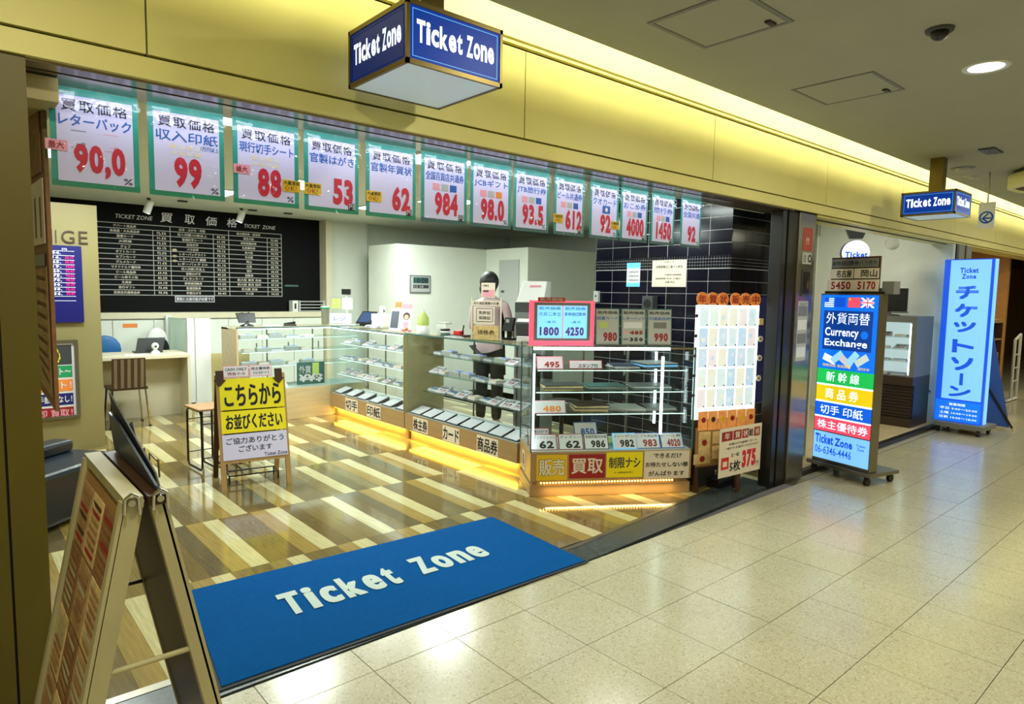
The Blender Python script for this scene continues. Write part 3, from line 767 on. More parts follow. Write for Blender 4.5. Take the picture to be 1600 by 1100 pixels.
# letter trays on ledge
t = thing('letter_tray', 'white stack of letter trays at the right end of the blackboard ledge', 'tray', (4.12, 9.30, 1.175))
mb = MB(); mb.box(-.17, -.16, -.04, .10, 0, .16, 'white_plastic').box(.20, .21, -.04, .10, 0, .16, 'white_plastic').box(-.16, .20, .09, .10, 0, .16, 'grey_dark').build('case', t)
for k in range(4): MB().box(-.16, .20, -.04, .09, .005 + k * .045, .015 + k * .045, 'grey_light').build('shelf', t)
t = thing('binder_file', 'white ring binder left of the letter trays', 'binder', (3.89, 9.30, 1.175))
MB().box(-.04, .04, -.03, .10, 0, .16, 'white_plastic').build('cover', t); MB().box(-.012, .012, -.034, -.03, .04, .12, 'black').build('spine_label', t)

# ================================================================== RATE BOARD, FRAMED POSTER
t = thing('rate_board', 'lit dark blue currency rate board under the brown letters', 'board', (0, 7.1, 0))
MB().box(.60, .99, -.03, 0, 1.17, 1.85, 'rate_board').build('panel', t)
mb = MB(Matrix.Translation((0, -.031, 0)))
for k in range(12): mb.sheet(.62, .935, 1.80 - k * .04, 1.803 - k * .04, 'rate_text', y=-.001, t=.001)
mb.txt('円', .845, .88, 1.808, 1.826, 'rate_text')
for k in range(10):
    z_ = 1.772 - k * .04
    mb.txt(['54.', '16.', '65.', '19.', '20.', '75.', '70.', '30.', '30.', '36.'][k], .77, .835, z_, z_ + .024, 'rate_text', bold=.03)
    if k: mb.txt('%d.%d' % (rnd.randint(10, 99), rnd.randint(10, 99)), .865, .93, z_, z_ + .026, 'rate_red', bold=.05)
mb.build('figures', t)
t = thing('wall_poster', 'framed poster of coloured stripes low on the beige partition', 'poster', (0, 7.1, 0))
mb = MB()
for bx in ((.55, .935, .30, .325), (.55, .935, .985, 1.01), (.905, .935, .325, .985), (.55, .57, .325, .985)): mb.box(bx[0], bx[1], -.03, 0, bx[2], bx[3], 'steel')
mb.build('frame', t)
mb = MB(); mb.sheet(.57, .905, .325, .985, 'paper', y=-.012)
for k, (m_, s_, c_) in enumerate((('grey_dark', '安心', 'yellow'), ('green', 'チケット〜', 'paper'), ('orange', 'セット！', 'paper'), ('navy', '手数料なし！', 'paper'), ('ink_darkred', '即 買取！', 'pink'))):
    z1 = .965 - k * .125 - (.06 if k else 0); z0 = z1 - (.175 if k == 0 else .105)
    mb.sheet(.585, .885, z0, z1, m_, y=-.014, t=.001).txt(s_, .62 if k else .72, .875 if k else .80, z0 + .02, z1 - .02, c_, y=-.0155, bold=.04)
mb.build('printed_sheet', t)

# leaflet board on the pier
lb = thing('leaflet_board', 'tall narrow leaflet board fixed on the inner side of the pier', 'board', (.29, 2.75, 1.06))
dvec = Vector((-.045, .27, 0))
MB().slab([(0, 0, 0), (dvec.x, dvec.y, .11), (dvec.x, dvec.y, .99), (0, 0, 1.08)], (.012, .002, 0), 'leaf_brown').build('backing', lb)
def lbq(f0, f1, z0, z1, z0b, z1b, m_, n_, lab=None):
    o_ = Vector((-.0045, -.001, 0))
    p = [Vector((0, 0, z0)) + dvec * f0 + o_, Vector((0, 0, z0b)) + dvec * f1 + o_, Vector((0, 0, z1b)) + dvec * f1 + o_, Vector((0, 0, z1)) + dvec * f0 + o_]
    MB().slab(p, (.003, .0005, 0), m_).build(n_, lb, label=lab)
lbq(.06, .94, .05, .50, .14, .48, 'leaf_tan', 'leaflet'); lbq(.06, .94, .58, .80, .57, .77, 'paper_warm', 'leaflet'); lbq(.10, .90, .82, 1.02, .80, .95, 'leaf_brown', 'leaflet'); lbq(.2, .7, .86, .97, .85, .93, 'leaf_tan', 'leaflet')
for q_ in range(9):
    lbq(.12, .12 + rnd.uniform(.3, .7), .09 + q_ * .045, .105 + q_ * .045, .14 + q_ * .04, .153 + q_ * .04, rnd.choice(['leaf_brown', 'ink_darkred', 'leaf_tan']), 'leaflet_print')
for q_ in range(4): lbq(.15 + q_ * .2, .22 + q_ * .2, .60, .74, .60, .735, 'grey_dark', 'leaflet_print')
lbq(.1, .8, .505, .545, .505, .54, 'navy_leaflet', 'leaflet')
struct('trim_8', MB().box(.225, .32, 2.60, 3.2, 2.08, 2.155, 'beige_wall'), 'cream bracket box above the leaflet board')

# ================================================================== SOFA
so = thing('sofa', 'dark navy leather bench seat behind the pier', 'sofa', (.93, 5.16, 0), R(41))
q = MB().box(-1.30, 0, 0, .50, .03, .36, 'sofa_leather').build('seat', so, bevel=.03)
MB().box(-1.30, -.05, .34, .50, .36, .44, 'sofa_leather').build('back_cushion', so, bevel=.025)
for x, y in ((-1.25, .04), (-.05, .04), (-1.25, .46), (-.05, .46)): MB().cyl((x, y, 0), (x, y, .03), .02, 'black').build('foot', so)

# ================================================================== DESK, CHAIRS, SCREEN DIVIDER
dk = thing('reception_desk', 'low cream reception desk between the beige partition and frosted screen', 'desk', (0, 8.1, 0))
MB().box(1.13, 2.155, 0, .6, .70, .745, 'cream_laminate').build('desk_top', dk, bevel=.005)
MB().box(1.15, 2.15, .36, .39, 0, .70, 'cream_laminate').build('modesty_panel', dk)
MB().box(2.12, 2.15, 0, .36, 0, .70, 'cream_laminate').build('side_panel', dk)
t = thing('laptop_computer', 'black laptop seen from behind on the reception desk', 'laptop', (1.80, 8.40, .745))
MB().hexa([(-.15, -.01, 0), (.13, -.01, 0), (.13, .0, 0), (-.15, .0, 0), (-.11, .03, .17), (.17, .03, .17), (.17, .04, .17), (-.11, .04, .17)], 'black').build('lid', t)
MB().box(-.14, .14, 0, .2, 0, .012, 'grey_dark').build('keyboard_base', t)
t = thing('desk_fan', 'small white device in front of the black laptop', 'device', (1.83, 8.28, .745))
MB().lathe([(.05, 0), (.045, .02), (.02, .04), (.02, .06)], 'white_plastic').build('base', t); MB().ball((0, 0, .085), .04, .03, .04, 'white_plastic').build('head', t); MB().cyl((0, -.032, .085), (0, -.03, .085), .012, 'black').build('eye', t)
t = thing('office_chair', 'white round-backed chair with dark cushion behind the desk', 'chair', (2.02, 8.86, 0))
MB().lathe([(.02, 0), (.13, .02), (.03, .06), (.03, .42)], 'grey_dark').build('base', t)
MB().box(-.13, .13, -.2, .2, .42, .48, 'black').build('seat', t, bevel=.02)
MB().ball((0, .17, .78), .135, .04, .22, 'white_plastic').build('backrest', t); MB().ball((.03, .13, .72), .10, .03, .16, 'black').build('cushion', t)
t = thing('blue_chair', 'chair with a rounded blue backrest behind the reception desk', 'chair', (1.43, 8.86, 0))
MB().lathe([(.02, 0), (.22, .02), (.03, .06), (.03, .42)], 'grey_dark').build('base', t)
MB().box(-.2, .2, -.2, .2, .42, .48, 'blue_chair').build('seat', t, bevel=.02)
MB().ball((.0, .0, .76), .17, .03, .17, 'blue_chair').build('backrest', t)
t = thing('papers_sheet', 'flat white papers lying on the reception desk', 'papers', (1.62, 8.2, .746))
MB().box(-.12, .12, -.05, .08, 0, .004, 'paper').build('sheet', t); MB().box(.2, .34, -.04, .05, 0, .003, 'grey_light').build('sheet', t)
ch = thing('dining_chair', 'brown wood-backed chair with chrome legs in front of the reception desk', 'chair', (1.49, 8.0, 0))
MB().hexa([(-.17, -.13, .42), (.15, -.13, .42), (.15, -.115, .42), (-.17, -.115, .42), (-.165, -.16, .745), (.145, -.16, .745), (.145, -.145, .745), (-.165, -.145, .745)], 'wood_dark').build('backrest', ch)
for k in range(5): MB().hexa([(-.15 + .062 * k, -.133, .43), (-.12 + .062 * k, -.133, .43), (-.12 + .062 * k, -.130, .43), (-.15 + .062 * k, -.130, .43), (-.148 + .062 * k, -.163, .735), (-.118 + .062 * k, -.163, .735), (-.118 + .062 * k, -.160, .735), (-.148 + .062 * k, -.160, .735)], 'wood_stripe').build('back_stripe', ch)
MB().box(-.18, .17, -.12, .24, .405, .43, 'wood_dark').build('seat', ch)
for x, y in ((-.16, -.10), (.15, -.10), (-.16, .22), (.15, .22)): MB().tube([(x, y, .405), (x + (.03 if x > 0 else -.03), y + (.02 if y > 0 else -.02), .012)], .010, 'chrome' if x > 0 else 'dark_frame').cyl((x + (.03 if x > 0 else -.03), y + (.02 if y > 0 else -.02), 0), (x + (.03 if x > 0 else -.03), y + (.02 if y > 0 else -.02), .014), .014, 'black').build('leg', ch)

dv = thing('frosted_divider', 'white framed screen divider with tall frosted glass panes', 'divider', (2.2, 8.25, 0), R(90))
MB().box(0, 1.0, -.02, .02, 0, .10, 'beige_wall').build('base_panel', dv)
MB().box(0, 1.0, -.035, .035, .10, .15, 'white_plastic').build('bottom_rail', dv)
for x in (0, .95): MB().box(x, x + .07, -.035, .035, .1, 1.14, 'white_plastic').build('post', dv)
MB().box(.07, .95, -.006, .006, .15, 1.12, 'frosted').build('glass_pane', dv)
# second return of the divider towards the counter
dv2 = thing('white_side_panel', 'plain white and cream panel between the frosted divider and the counter', 'panel', (2.25, 8.25, 0))
MB().box(0, .17, 0, .03, 0, 1.14, 'white_plastic').build('upright', dv2)
MB().box(.17, .62, .0, .02, 0, .72, 'beige_wall').build('low_panel', dv2)

# ================================================================== GLASS COUNTERS
def small_packet(name, m_top, sx, sy, sz, txt_=None, col='ink'):
    mb = MB(); mb.box(-sx / 2, sx / 2, -sy / 2, sy / 2, 0, sz, m_top)
    return mb
PK = []
def packet_mesh(kind):
    mb = MB()
    if kind == 0:
        mb.box(-.06, .06, -.04, .04, 0, .012, 'paper').box(-.055, .05, -.035, .036, .012, .020, 'grey_light').box(-.04, .045, -.03, .0, .020, .0212, 'ink_blue')
    elif kind == 1:
        mb.box(-.05, .05, -.045, .045, 0, .010, 'paper').box(-.045, .048, -.04, .04, .010, .024, 'paper_warm').box(-.035, .0, -.035, -.005, .024, .0252, 'pink')
    elif kind == 2:
        mb.hexa([(-.055, -.045, 0), (.055, -.045, 0), (.055, .045, 0), (-.055, .045, 0), (-.055, -.045, .006), (.055, -.045, .006), (.055, .045, .045), (-.055, .045, .045)], 'paper')
        mb.M = Matrix.Translation((0, -.045, .0065)) @ Matrix.Rotation(R(-66.6), 4, 'X')
        mb.txt(str(rnd.randint(200, 990)), -.035, .04, .008, .045, 'ink_darkred', bold=.04).txt('商品券', -.045, .045, .055, .078, 'ink')
    elif kind == 3:
        mb.box(-.065, .065, -.03, .03, 0, .030, 'grey_light').box(-.06, .06, -.028, .028, .030, .036, 'paper').box(.0, .05, -.02, .02, .036, .0372, 'box_blue2')
    elif kind == 4:
        mb.hexa([(-.06, -.05, 0), (.06, -.05, 0), (.06, .05, 0), (-.06, .05, 0), (-.06, -.05, .006), (.06, -.05, .006), (.06, .05, .05), (-.06, .05, .05)], 'navy_leaflet')
        mb.hexa([(-.055, -.045, .003), (.055, -.045, .003), (.055, .045, .003), (-.055, .045, .003), (-.055, -.045, .0095), (.055, -.045, .0095), (.055, .045, .0495), (-.055, .045, .0495)], 'paper')
    return mb
PNAMES = {0: 'ticket_packet', 1: 'ticket_packet', 2: 'price_card', 3: 'ticket_packet', 4: 'ticket_case'}
for k in range(5):
    q = packet_mesh(k).build(PNAMES[k]); PK.append(q.data); bpy.data.objects.remove(q)
def put_packet(k, loc, rz, label, group, cat='ticket packet'):
    o_ = bpy.data.objects.new(PNAMES[k], PK[k]); C.objects.link(o_); o_.location = loc; o_.rotation_euler = (0, 0, rz)
    f_ = 1.55 if k == 4 else 1.25
    o_.scale = (f_, f_, 1.2)
    o_['label'] = label; o_['category'] = cat; o_['group'] = group
    return o_

def counter(name, label, loc, rz, L, D, H, zb, plates, left='glass', right='glass', glow='led_yellow', toe=.11, shelves=(.50, .68, .86), wood='wood_base', led_top=None, inset=.06, shx=(.05, .02)):
    t = thing(name, label, 'counter', loc, rz)
    b = MB(); b.box(0, L, 0, D, toe, zb, wood); b.build('base_cabinet', t, bevel=.002)
    if toe: MB().box(.02, L - .02, inset, D, 0, toe, wood).build('toe_kick', t)
    MB().box(.01, L - .01, .01, D - .01, zb, zb + .006, 'grey_light').build('display_deck', t)
    MB().box(0, L, 0, .006, zb, H - .012, 'glass').build('glass_front', t)
    for nm, x0, kd in (('left', 0, left), ('right', L - .018, right)):
        if kd == 'glass': MB().box(x0 if nm == 'left' else L - .006, (x0 + .006) if nm == 'left' else L, .006, D, zb, H - .012, 'glass').build('glass_side', t)
        elif kd == 'panel': MB().box(x0, x0 + .018, 0, D, zb, H - .012, 'wood_stand').build('side_panel', t)
        elif kd == 'wood': MB().box(x0, x0 + .018, -.001, D, 0, H - .012, 'wood_light').build('side_panel', t)
    MB().box(0, L, 0, D, H - .010, H, 'glass').build('glass_top', t)
    MB().box(-.002, L + .002, -.003, .002, H - .012, H + .001, 'teal_dark').build('front_edge_trim', t)
    MB().box(0, L, D * .55, D, H - .03, H - .011, 'wood_light').build('rear_worktop', t)
    for k, z in enumerate(shelves):
        s = MB().box(.03 + shx[0], L - .03 - shx[1], .06 + .02 * k, D - .02, z, z + .006, 'glass_shelf').build('glass_shelf', t)
        MB().box(.03 + shx[0], L - .03 - shx[1], .055 + .02 * k, .0595 + .02 * k, z, z + .006, 'glass_edge' if led_top is None else 'led_shelf').build('shelf_edge', s)
    for x in (L * .33, L * .70): MB().box(x - .006, x + .006, D - .03, D - .018, zb, H - .03, 'steel').build('shelf_post', t)
    if glow: MB().box(.04, L - .03, inset - .03, inset - .02, toe - .012, toe - .002, glow).build('light_strip', t)
    if led_top: MB().box(.02, L - .02, .012, .024, H - .024, H - .014, led_top).build('top_light_strip', t)
    mb = None
    for (x0, x1, z0, z1, s) in plates:
        MB().sheet(x0, x1, z0, z1, 'paper_warm', y=-.0025, t=.0025).txt(s, x0 + .008, x1 - .008, z0 + .012, z1 - .012, 'ink', y=-.0032, bold=.05, res=2).build('category_plate', t)
    return t
RZ = R(-90)
def yx(ya, Y0): return Y0 - ya
cB = counter('glass_counter', 'nearer glass display counter with share, card and voucher plates', (3.5, 5.665, 0), RZ, 1.715, .46, 1.08, .275,
        [(5.665 - 5.51, 5.665 - 5.25, .125, .262, '株主券'), (5.665 - 5.0, 5.665 - 4.74, .12, .262, 'カード'), (5.665 - 4.48, 5.665 - 4.19, .115, .262, '商品券')], left='panel', right='glass', shelves=(.52, .70, .88), shx=(.22, .06))
cA = counter('glass_counter', 'farther glass display counter with stamp and revenue stamp plates', (3.5, 7.345, 0), RZ, 1.665, .46, 1.07, .275,
        [(7.345 - 6.95, 7.345 - 6.66, .125, .262, '切手'), (7.345 - 6.45, 7.345 - 6.15, .125, .262, '印紙')], left='glass', right='panel', led_top='led_white')
cC = counter('glass_counter', 'rear glass display counter with a wooden left end', (2.42, 7.35, 0), 0, 1.54, .50, 1.07, .36, [], left='wood', right='glass', glow=None, toe=0, led_top='led_white', wood='wood_light', shelves=(.62, .78, .93))
# yellow light under the counters (from the strips)
area((3.545, 4.81, .098), .03, 1.6, 8.0, (1.0, .80, .13), rot=(0, R(-25), 0))
area((3.545, 6.51, .098), .03, 1.5, 7.0, (1.0, .80, .13), rot=(0, R(-25), 0))
# packets inside the two side counters
for ci, (Y0, L, grp) in enumerate(((5.665, 1.715, 'nearer'), (7.345, 1.665, 'farther'))):
    z_deck = .282
    n = 8 if ci == 0 else 6
    for k in range(n):
        yy = Y0 - .14 - k * ((L - .26) / (n - 1))
        put_packet(4, (3.60, yy, z_deck), R(-90 + rnd.uniform(-3, 3)), '%s ticket case from the far end, bottom deck of the %s counter' % (ORD[k], grp), 'ticket cases on the bottom deck of the %s counter' % grp, 'ticket case')
    for s_, z in enumerate((.52, .70, .88) if ci == 0 else (.50, .68, .86)):
        n = 9 if ci == 0 else 8
        for k in range(n):
            x_off = .30 if ci == 0 else .12
            yy = Y0 - x_off - k * ((L - x_off - .14) / (n - 1)) + rnd.uniform(-.02, .02)
            kd = rnd.choice([0, 1, 3, 2, 0, 2])
            put_packet(kd, (3.5 + .14 + .02 * s_ + rnd.uniform(0, .05), yy, z + .006), R(-90 + rnd.uniform(-12, 12)),
                       '%s pale packet from the far end on the %s shelf of the %s side counter' % (ORD[k], ('lowest', 'middle', 'upper')[s_], grp), 'tickets on the %s shelf of the %s counter' % (('lowest', 'middle', 'upper')[s_], grp))
for s_, z in enumerate((.62, .78, .93)):
    for k in range(5):
        put_packet(rnd.choice([0, 1, 3]), (2.62 + k * .17 + rnd.uniform(-.02, .02), 7.35 + .2 + rnd.uniform(0, .1), z + .006), R(rnd.uniform(-10, 10)), '%s pale packet from the left on the %s shelf of the rear counter' % (ORD[k], ('lowest', 'middle', 'upper')[s_]), 'tickets on the %s shelf of the rear counter' % ('lowest', 'middle', 'upper')[s_])
# papers at the front glass of the rear counter
t = thing('money_poster', 'poster of blue banknotes with a lime patch inside the rear counter glass', 'poster', (3.27, 7.372, .39))
MB().sheet(-.17, .17, 0, .26, 'teal_dark').sheet(.02, .10, .10, .25, 'lime', y=-.001, t=.001).txt('¥¥$', -.15, .15, .02, .12, 'paper', y=-.002, bold=.05).txt('外貨', -.14, .0, .13, .22, 'paper', y=-.002).build('printed_sheet', t)
t = thing('voucher_paper', 'row of white voucher sheets on the deck of the rear counter', 'papers', (2.9, 7.45, .367))
for k in range(3): MB().hexa([(-.3 + k * .15, 0, 0), (-.17 + k * .15, 0, 0), (-.17 + k * .15, .12, .08), (-.3 + k * .15, .12, .08), (-.3 + k * .15, 0, .004), (-.17 + k * .15, 0, .004), (-.17 + k * .15, .12, .084), (-.3 + k * .15, .12, .084)], 'paper_warm').build('sheet', t)

# black things behind counter B (chairs, monitors seen through glass)
for i, (y, z0, z1, w_, ds) in enumerate(((4.55, .70, .92, .34, 'black flat monitor standing low behind the nearer side counter'),)):
    t = thing('monitor_screen' if i == 0 else 'stool', ds, 'monitor' if i == 0 else 'stool', (4.25, y, 0), R(-80))
    if i == 0:
        MB().box(-w_ / 2, w_ / 2, 0, .03, z0, z1, 'black').build('panel', t); MB().box(-.02, .02, .03, .05, 0, z0 + .1, 'black').build('stem', t); MB().box(-.12, .12, -.04, .12, 0, .02, 'black').build('foot', t)
    else:
        MB().lathe([(.2, 0), (.2, .02), (.02, .05), (.02, z0)], 'black').build('pedestal', t); MB().lathe([(0, z0), (.2, z0), (.21, z0 + .05), (0, z0 + .07)], 'black').build('seat', t)

# ================================================================== TALL FRONT CASE
cs = thing('display_case', 'tall lit glass display case with yellow and red sale posters', 'display case', (3.225, 3.49, 0), R(-32.7))
L, D = 1.24, .50
MB().box(0, L, 0, D, .115, .335, 'wood_base').build('base_cabinet', cs, bevel=.003)
MB().box(0, L, .012, D, 0, .085, 'wood_base').build('plinth', cs, bevel=.003)
MB().box(.02, L - .02, .03, D - .02, .085, .115, 'wood_base').build('light_recess', cs)
mb = MB()
for k in range(46): mb.box(.08 + k * .0225, .088 + k * .0225, .004, .012, .098, .106, 'led_dots')
mb.build('light_strip', cs, kind='stuff')
MB().box(.005, L - .005, .005, D - .005, .335, .341, 'grey_light').build('display_deck', cs)
MB().box(0, L, 0, .006, .341, 1.10, 'glass').build('glass_front', cs)
MB().box(0, .006, .006, D, .341, 1.10, 'glass').build('glass_side', cs)
MB().box(L - .006, L, .006, D, .341, 1.10, 'glass').build('glass_side', cs)
MB().box(0, L, D - .006, D, .341, 1.10, 'glass').build('glass_back', cs)
MB().box(0, L, 0, D, 1.112, 1.12, 'glass').build('glass_top', cs)
MB().box(0, L * .84, .002, .018, 1.090, 1.110, 'led_white').build('top_light_bar', cs)
MB().box(L * .84, L, .002, .012, 1.098, 1.110, 'chrome').build('top_rail', cs)
for x, y, z0, z1 in ((.008, .012, .36, 1.06), (L * .80, .03, .45, 1.04), (L * .885, D - .05, .45, 1.04)): MB().box(x, x + .016, y, y + .016, z0, z1, 'led_white').build('light_bar', cs)
for x, y in ((-.004, -.004), (L - .006, -.004), (-.004, D - .006), (L - .006, D - .006)): MB().box(x, x + .010, y, y + .010, .335, 1.115, 'teal_dark').build('corner_post', cs)
MB().box(L * .40, L * .41, D - .03, D - .02, .341, 1.10, 'steel').build('shelf_post', cs)
MB().box(L * .70, L * .71, D - .03, D - .02, .341, 1.10, 'steel').build('shelf_post', cs)
for x0, x1, z0, z1, m_, s_, tm, bx in ((.045, .275, .125, .315, 'gold_yellow', '販売', 'paper_warm', 'ink'), (.290, .565, .135, .315, 'ink_darkred', '買取', 'paper_warm', None), (.575, .855, .135, .325, 'yellow', '制限ナシ', 'grey_dark', None), (.868, 1.222, .118, .330, 'paper_warm', None, 'ink', None)):
    mb = MB(); mb.sheet(x0, x1, z0, z1, m_, y=-.003, t=.003)
    if s_:
        zz = (z0 + .035, z1 - .03) if s_ != '制限ナシ' else (z0 + .07, z1 - .035)
        if bx: mb.txt(s_, x0 + .014, x1 - .014, zz[0] - .003, zz[1] + .003, bx, y=-.0036, bold=.06, res=2)
        mb.txt(s_, x0 + .018, x1 - .018, zz[0], zz[1], tm, y=-.0044, bold=.04, res=2)
        if s_ == '制限ナシ': mb.txt('※一部商品を除く', x0 + .06, x1 - .07, z0 + .03, z0 + .045, 'ink', y=-.004)
    else:
        for k, (l_, a, b2) in enumerate((('できるだけ', .07, .06), ('お待たせしない様', .01, .01), ('がんばります', .035, .035))): mb.txt(l_, x0 + a, x1 - b2, z1 - .055 - k * .068, z1 - .016 - k * .068, 'ink', y=-.004, bold=.05)
    tag(place(mb.build('sale_poster'), (3.225, 3.49, 0), R(-32.7)), {'販売': 'yellow poster with two large white characters, leftmost on the case base', '買取': 'dark red poster with two large white characters on the case base', '制限ナシ': 'yellow poster with four dark characters on the case base', None: 'white poster with three handwritten lines on the case base'}[s_], 'poster', 'posters on the base of the tall case')
pp = MB().sheet(0, .12, .13, .28, 'paper_warm', y=-.003).txt('券', .02, .10, .145, .265, 'ink', y=-.004, bold=.05).build('side_plate', cs)
pp.location = (0, .36, 0); pp.rotation_euler = (0, 0, R(-90))
mats_sh = [(.60, .06), (.76, .10), (.93, .05)]
for k, (z, y0) in enumerate(mats_sh):
    s = MB().box(.05, L - .04, y0, D - .03, z, z + .007, 'glass_shelf').build('glass_shelf', cs)
    MB().box(.05, L - .04, y0 - .004, y0 - .0005, z, z + .007, 'led_shelf').build('shelf_edge', s)
def in_case(x, y, z): 
    c, s_ = math.cos(R(-32.7)), math.sin(R(-32.7)); return (3.225 + c * x - s_ * y, 3.49 + s_ * x + c * y, z)
def price_tag(x, y, z, w_, h_, txt_, head, border, tc_='ink_darkred', tilt=-25, name='price_tag', label='', rz=0, grp=None):
    t = thing(name, label, 'price tag', in_case(x, y, z), R(-32.7 + rz), grp)
    T = Matrix.Rotation(R(tilt), 4, 'X')
    mb = MB(T); mb.sheet(-w_ / 2, w_ / 2, 0, h_, border, y=.001, t=.003); mb.build('holder', t)
    mb = MB(T); mb.sheet(-w_ / 2 + .007, w_ / 2 - .007, .006, h_ - .006, 'paper', y=-.0005)
    mb.txt(txt_, -w_ * .22, w_ * .36, h_ * .10, h_ * .58, tc_, y=-.0012, bold=.045, res=2)
    if head: mb.txt(head, -w_ / 2 + .014, w_ / 2 - .014, h_ * .70, h_ * .88, 'ink', y=-.0012)
    mb.build('printed_card', t)
    return t
G1 = 'price tags along the bottom front of the tall case'
for x, s_, hd, bc, tc_, lab in ((.115, '62', 'インクジェット', 'ink_darkred', 'ink', 'tag reading 62 in a dark red border, leftmost of the bottom front row'), (.315, '62', 'ディズニー', 'ink_darkred', 'ink', 'tag reading 62 in a dark red border, second in the bottom front row'),
                       (.510, '986', '全国百貨店共通', 'grey_dark', 'ink', 'tag reading 986 with a dark border in the bottom front row'), (.735, '982', 'ハーゲン', 'lit_blue', 'ink', 'tag reading 982 in a pale blue border in the bottom front row'),
                       (.915, '983', 'こども商品券', 'ink_blue', 'ink_darkred', 'tag reading 983 in a blue border in the bottom front row'), (1.105, '4020', 'ビール券', 'ink_blue', 'ink_darkred', 'tag reading 4020 in a blue border, rightmost of the bottom front row')):
    price_tag(x, .035, .342, .19 if x < 1.1 else .18, .125, s_, hd, bc, tc_, -30, 'price_tag', lab, 0, G1)
price_tag(.09, .16, .352, .17, .13, '62', '年賀はがき', 'ink_darkred', 'ink', -15, 'price_tag', 'tag reading 62 in the second row at the left of the tall case', 0, None)
price_tag(.47, .20, .40, .19, .12, '850', '', 'ink_blue', 'ink_blue', -25, 'price_tag', 'pale blue tag reading 850 in the middle of the tall case', 5, None)
price_tag(.16, .13, .937, .20, .10, '495', '', 'pink', 'ink_darkred', -25, 'price_tag', 'pink tag at the left end of the top shelf of the tall case', 0, None)
t = price_tag(.43, .12, .937, .26, .07, 'スタンプ付', '', 'ink_darkred', 'ink', -20, 'price_tag', 'long white tag with a red border on the top shelf', 0, None)
price_tag(.16, .10, .607, .24, .10, '480', '', 'pink', 'orange', -25, 'price_tag', 'pink curled tag reading 480 on the lowest shelf of the tall case', 0, None)
# flat stacks on the shelves
def stack(x, y, z, w_, d_, n, cols, label, rz=0):
    t = thing('envelope_stack', label, 'envelopes', in_case(x, y, z), R(-32.7 + rz), 'flat stacks on the tall case shelves')
    for k in range(n):
        MB(Matrix.Rotation(R(rnd.uniform(-6, 6)), 4, 'Z')).box(-w_ / 2, w_ / 2, -d_ / 2, d_ / 2, k * .008, k * .008 + .0065, cols[k % len(cols)]).build('envelope', t)
stack(.76, .26, .937, .20, .22, 3, ['grey_light', 'paper', 'navy_leaflet'], 'short pile of pale sheets in the middle of the top shelf')
stack(1.02, .28, .937, .28, .26, 5, ['navy_leaflet', 'grey', 'lit_blue'], 'pile of blue and grey booklets at the right of the top shelf', 8)
stack(.28, .28, .767, .30, .20, 5, ['postcard_gold', 'grey_dark', 'paper_warm'], 'pile of brownish envelopes at the left of the middle shelf')
stack(.62, .28, .767, .30, .22, 4, ['teal_dark', 'grey', 'grey_light'], 'grey green folders in the middle of the middle shelf')
stack(.98, .28, .767, .30, .22, 4, ['grey', 'teal_dark', 'paper'], 'grey folders at the right end of the middle shelf')
stack(.50, .27, .607, .26, .22, 6, ['postcard_gold', 'paper_warm', 'wood_dark'], 'pile of tan envelopes on the lowest shelf')
stack(.80, .27, .607, .28, .22, 3, ['grey_light', 'paper'], 'white sheets in the middle of the lowest shelf', -6)
stack(1.04, .27, .607, .26, .22, 3, ['grey', 'grey_light'], 'grey sheets at the right end of the lowest shelf', 5)
stack(.72, .25, .342, .22, .18, 3, ['lime', 'paper', 'lime'], 'lime edged papers behind the bottom row of tags')
stack(.98, .27, .342, .26, .18, 4, ['navy_leaflet', 'ink_blue', 'grey_light'], 'blue booklets behind the bottom row of tags', 4)
t = thing('dark_stool', 'round black stool seat seen through the tall case', 'stool', in_case(.45, 1.0, 0))
MB().lathe([(.16, 0), (.16, .02), (.02, .05), (.02, .46), (.17, .48), (.18, .55), (.0, .57)], 'black').build('stool_body', t)

# neon frame on top
nf = thing('neon_price_frame', 'blue lit price frame with glowing pink surround on the tall case', 'sign', in_case(-.02, .03, 1.121), R(-32.7))
MB().box(0, .48, .02, .03, 0, .325, 'pink_acrylic').build('pink_backing', nf)
mb = MB()
for bx in ((0, .006, .01, .33), (.474, .48, .01, .33), (0, .48, .0, .008)): mb.box(bx[0], bx[1], .008, .016, bx[2], bx[3], 'led_red')
mb.build('red_tube', nf)
mb = MB()
for bx in ((.035, .45, .292, .312), (.035, .45, .035, .050), (.035, .055, .05, .292), (.43, .45, .05, .292)): mb.box(bx[0], bx[1], 0, .02, bx[2], bx[3], 'grey')
mb.build('grey_frame', nf)
for k, (x0, x1, s_, hd) in enumerate(((.058, .242, '1800', '元旦二本立'), (.250, .428, '4250', '新幹線回数券'))):
    mb = MB(); mb.box(x0, x1, .010, .016, .052, .290, 'lit_cyan' if k == 0 else 'lit_cyan')
    mb.txt('販売価格', x0 + .012, x1 - .012, .258, .280, 'ink_blue', y=.0095).txt(hd, x0 + .010, x1 - .010, .215, .242, 'ink_blue', y=.0095).txt('一枚 円', x0 + .05, x1 - .05, .16, .18, 'ink_blue', y=.0095)
    mb.txt(s_, x0 + .018, x1 - .022, .070, .135, 'lit_violet', y=.0095, bold=.05, res=2).build('lit_card', nf)
MB().sheet(.06, .26, .318, .348, 'red', y=.012).txt('販売価格', .075, .245, .322, .344, 'paper_warm', y=.011, bold=.03).build('red_tag', nf)
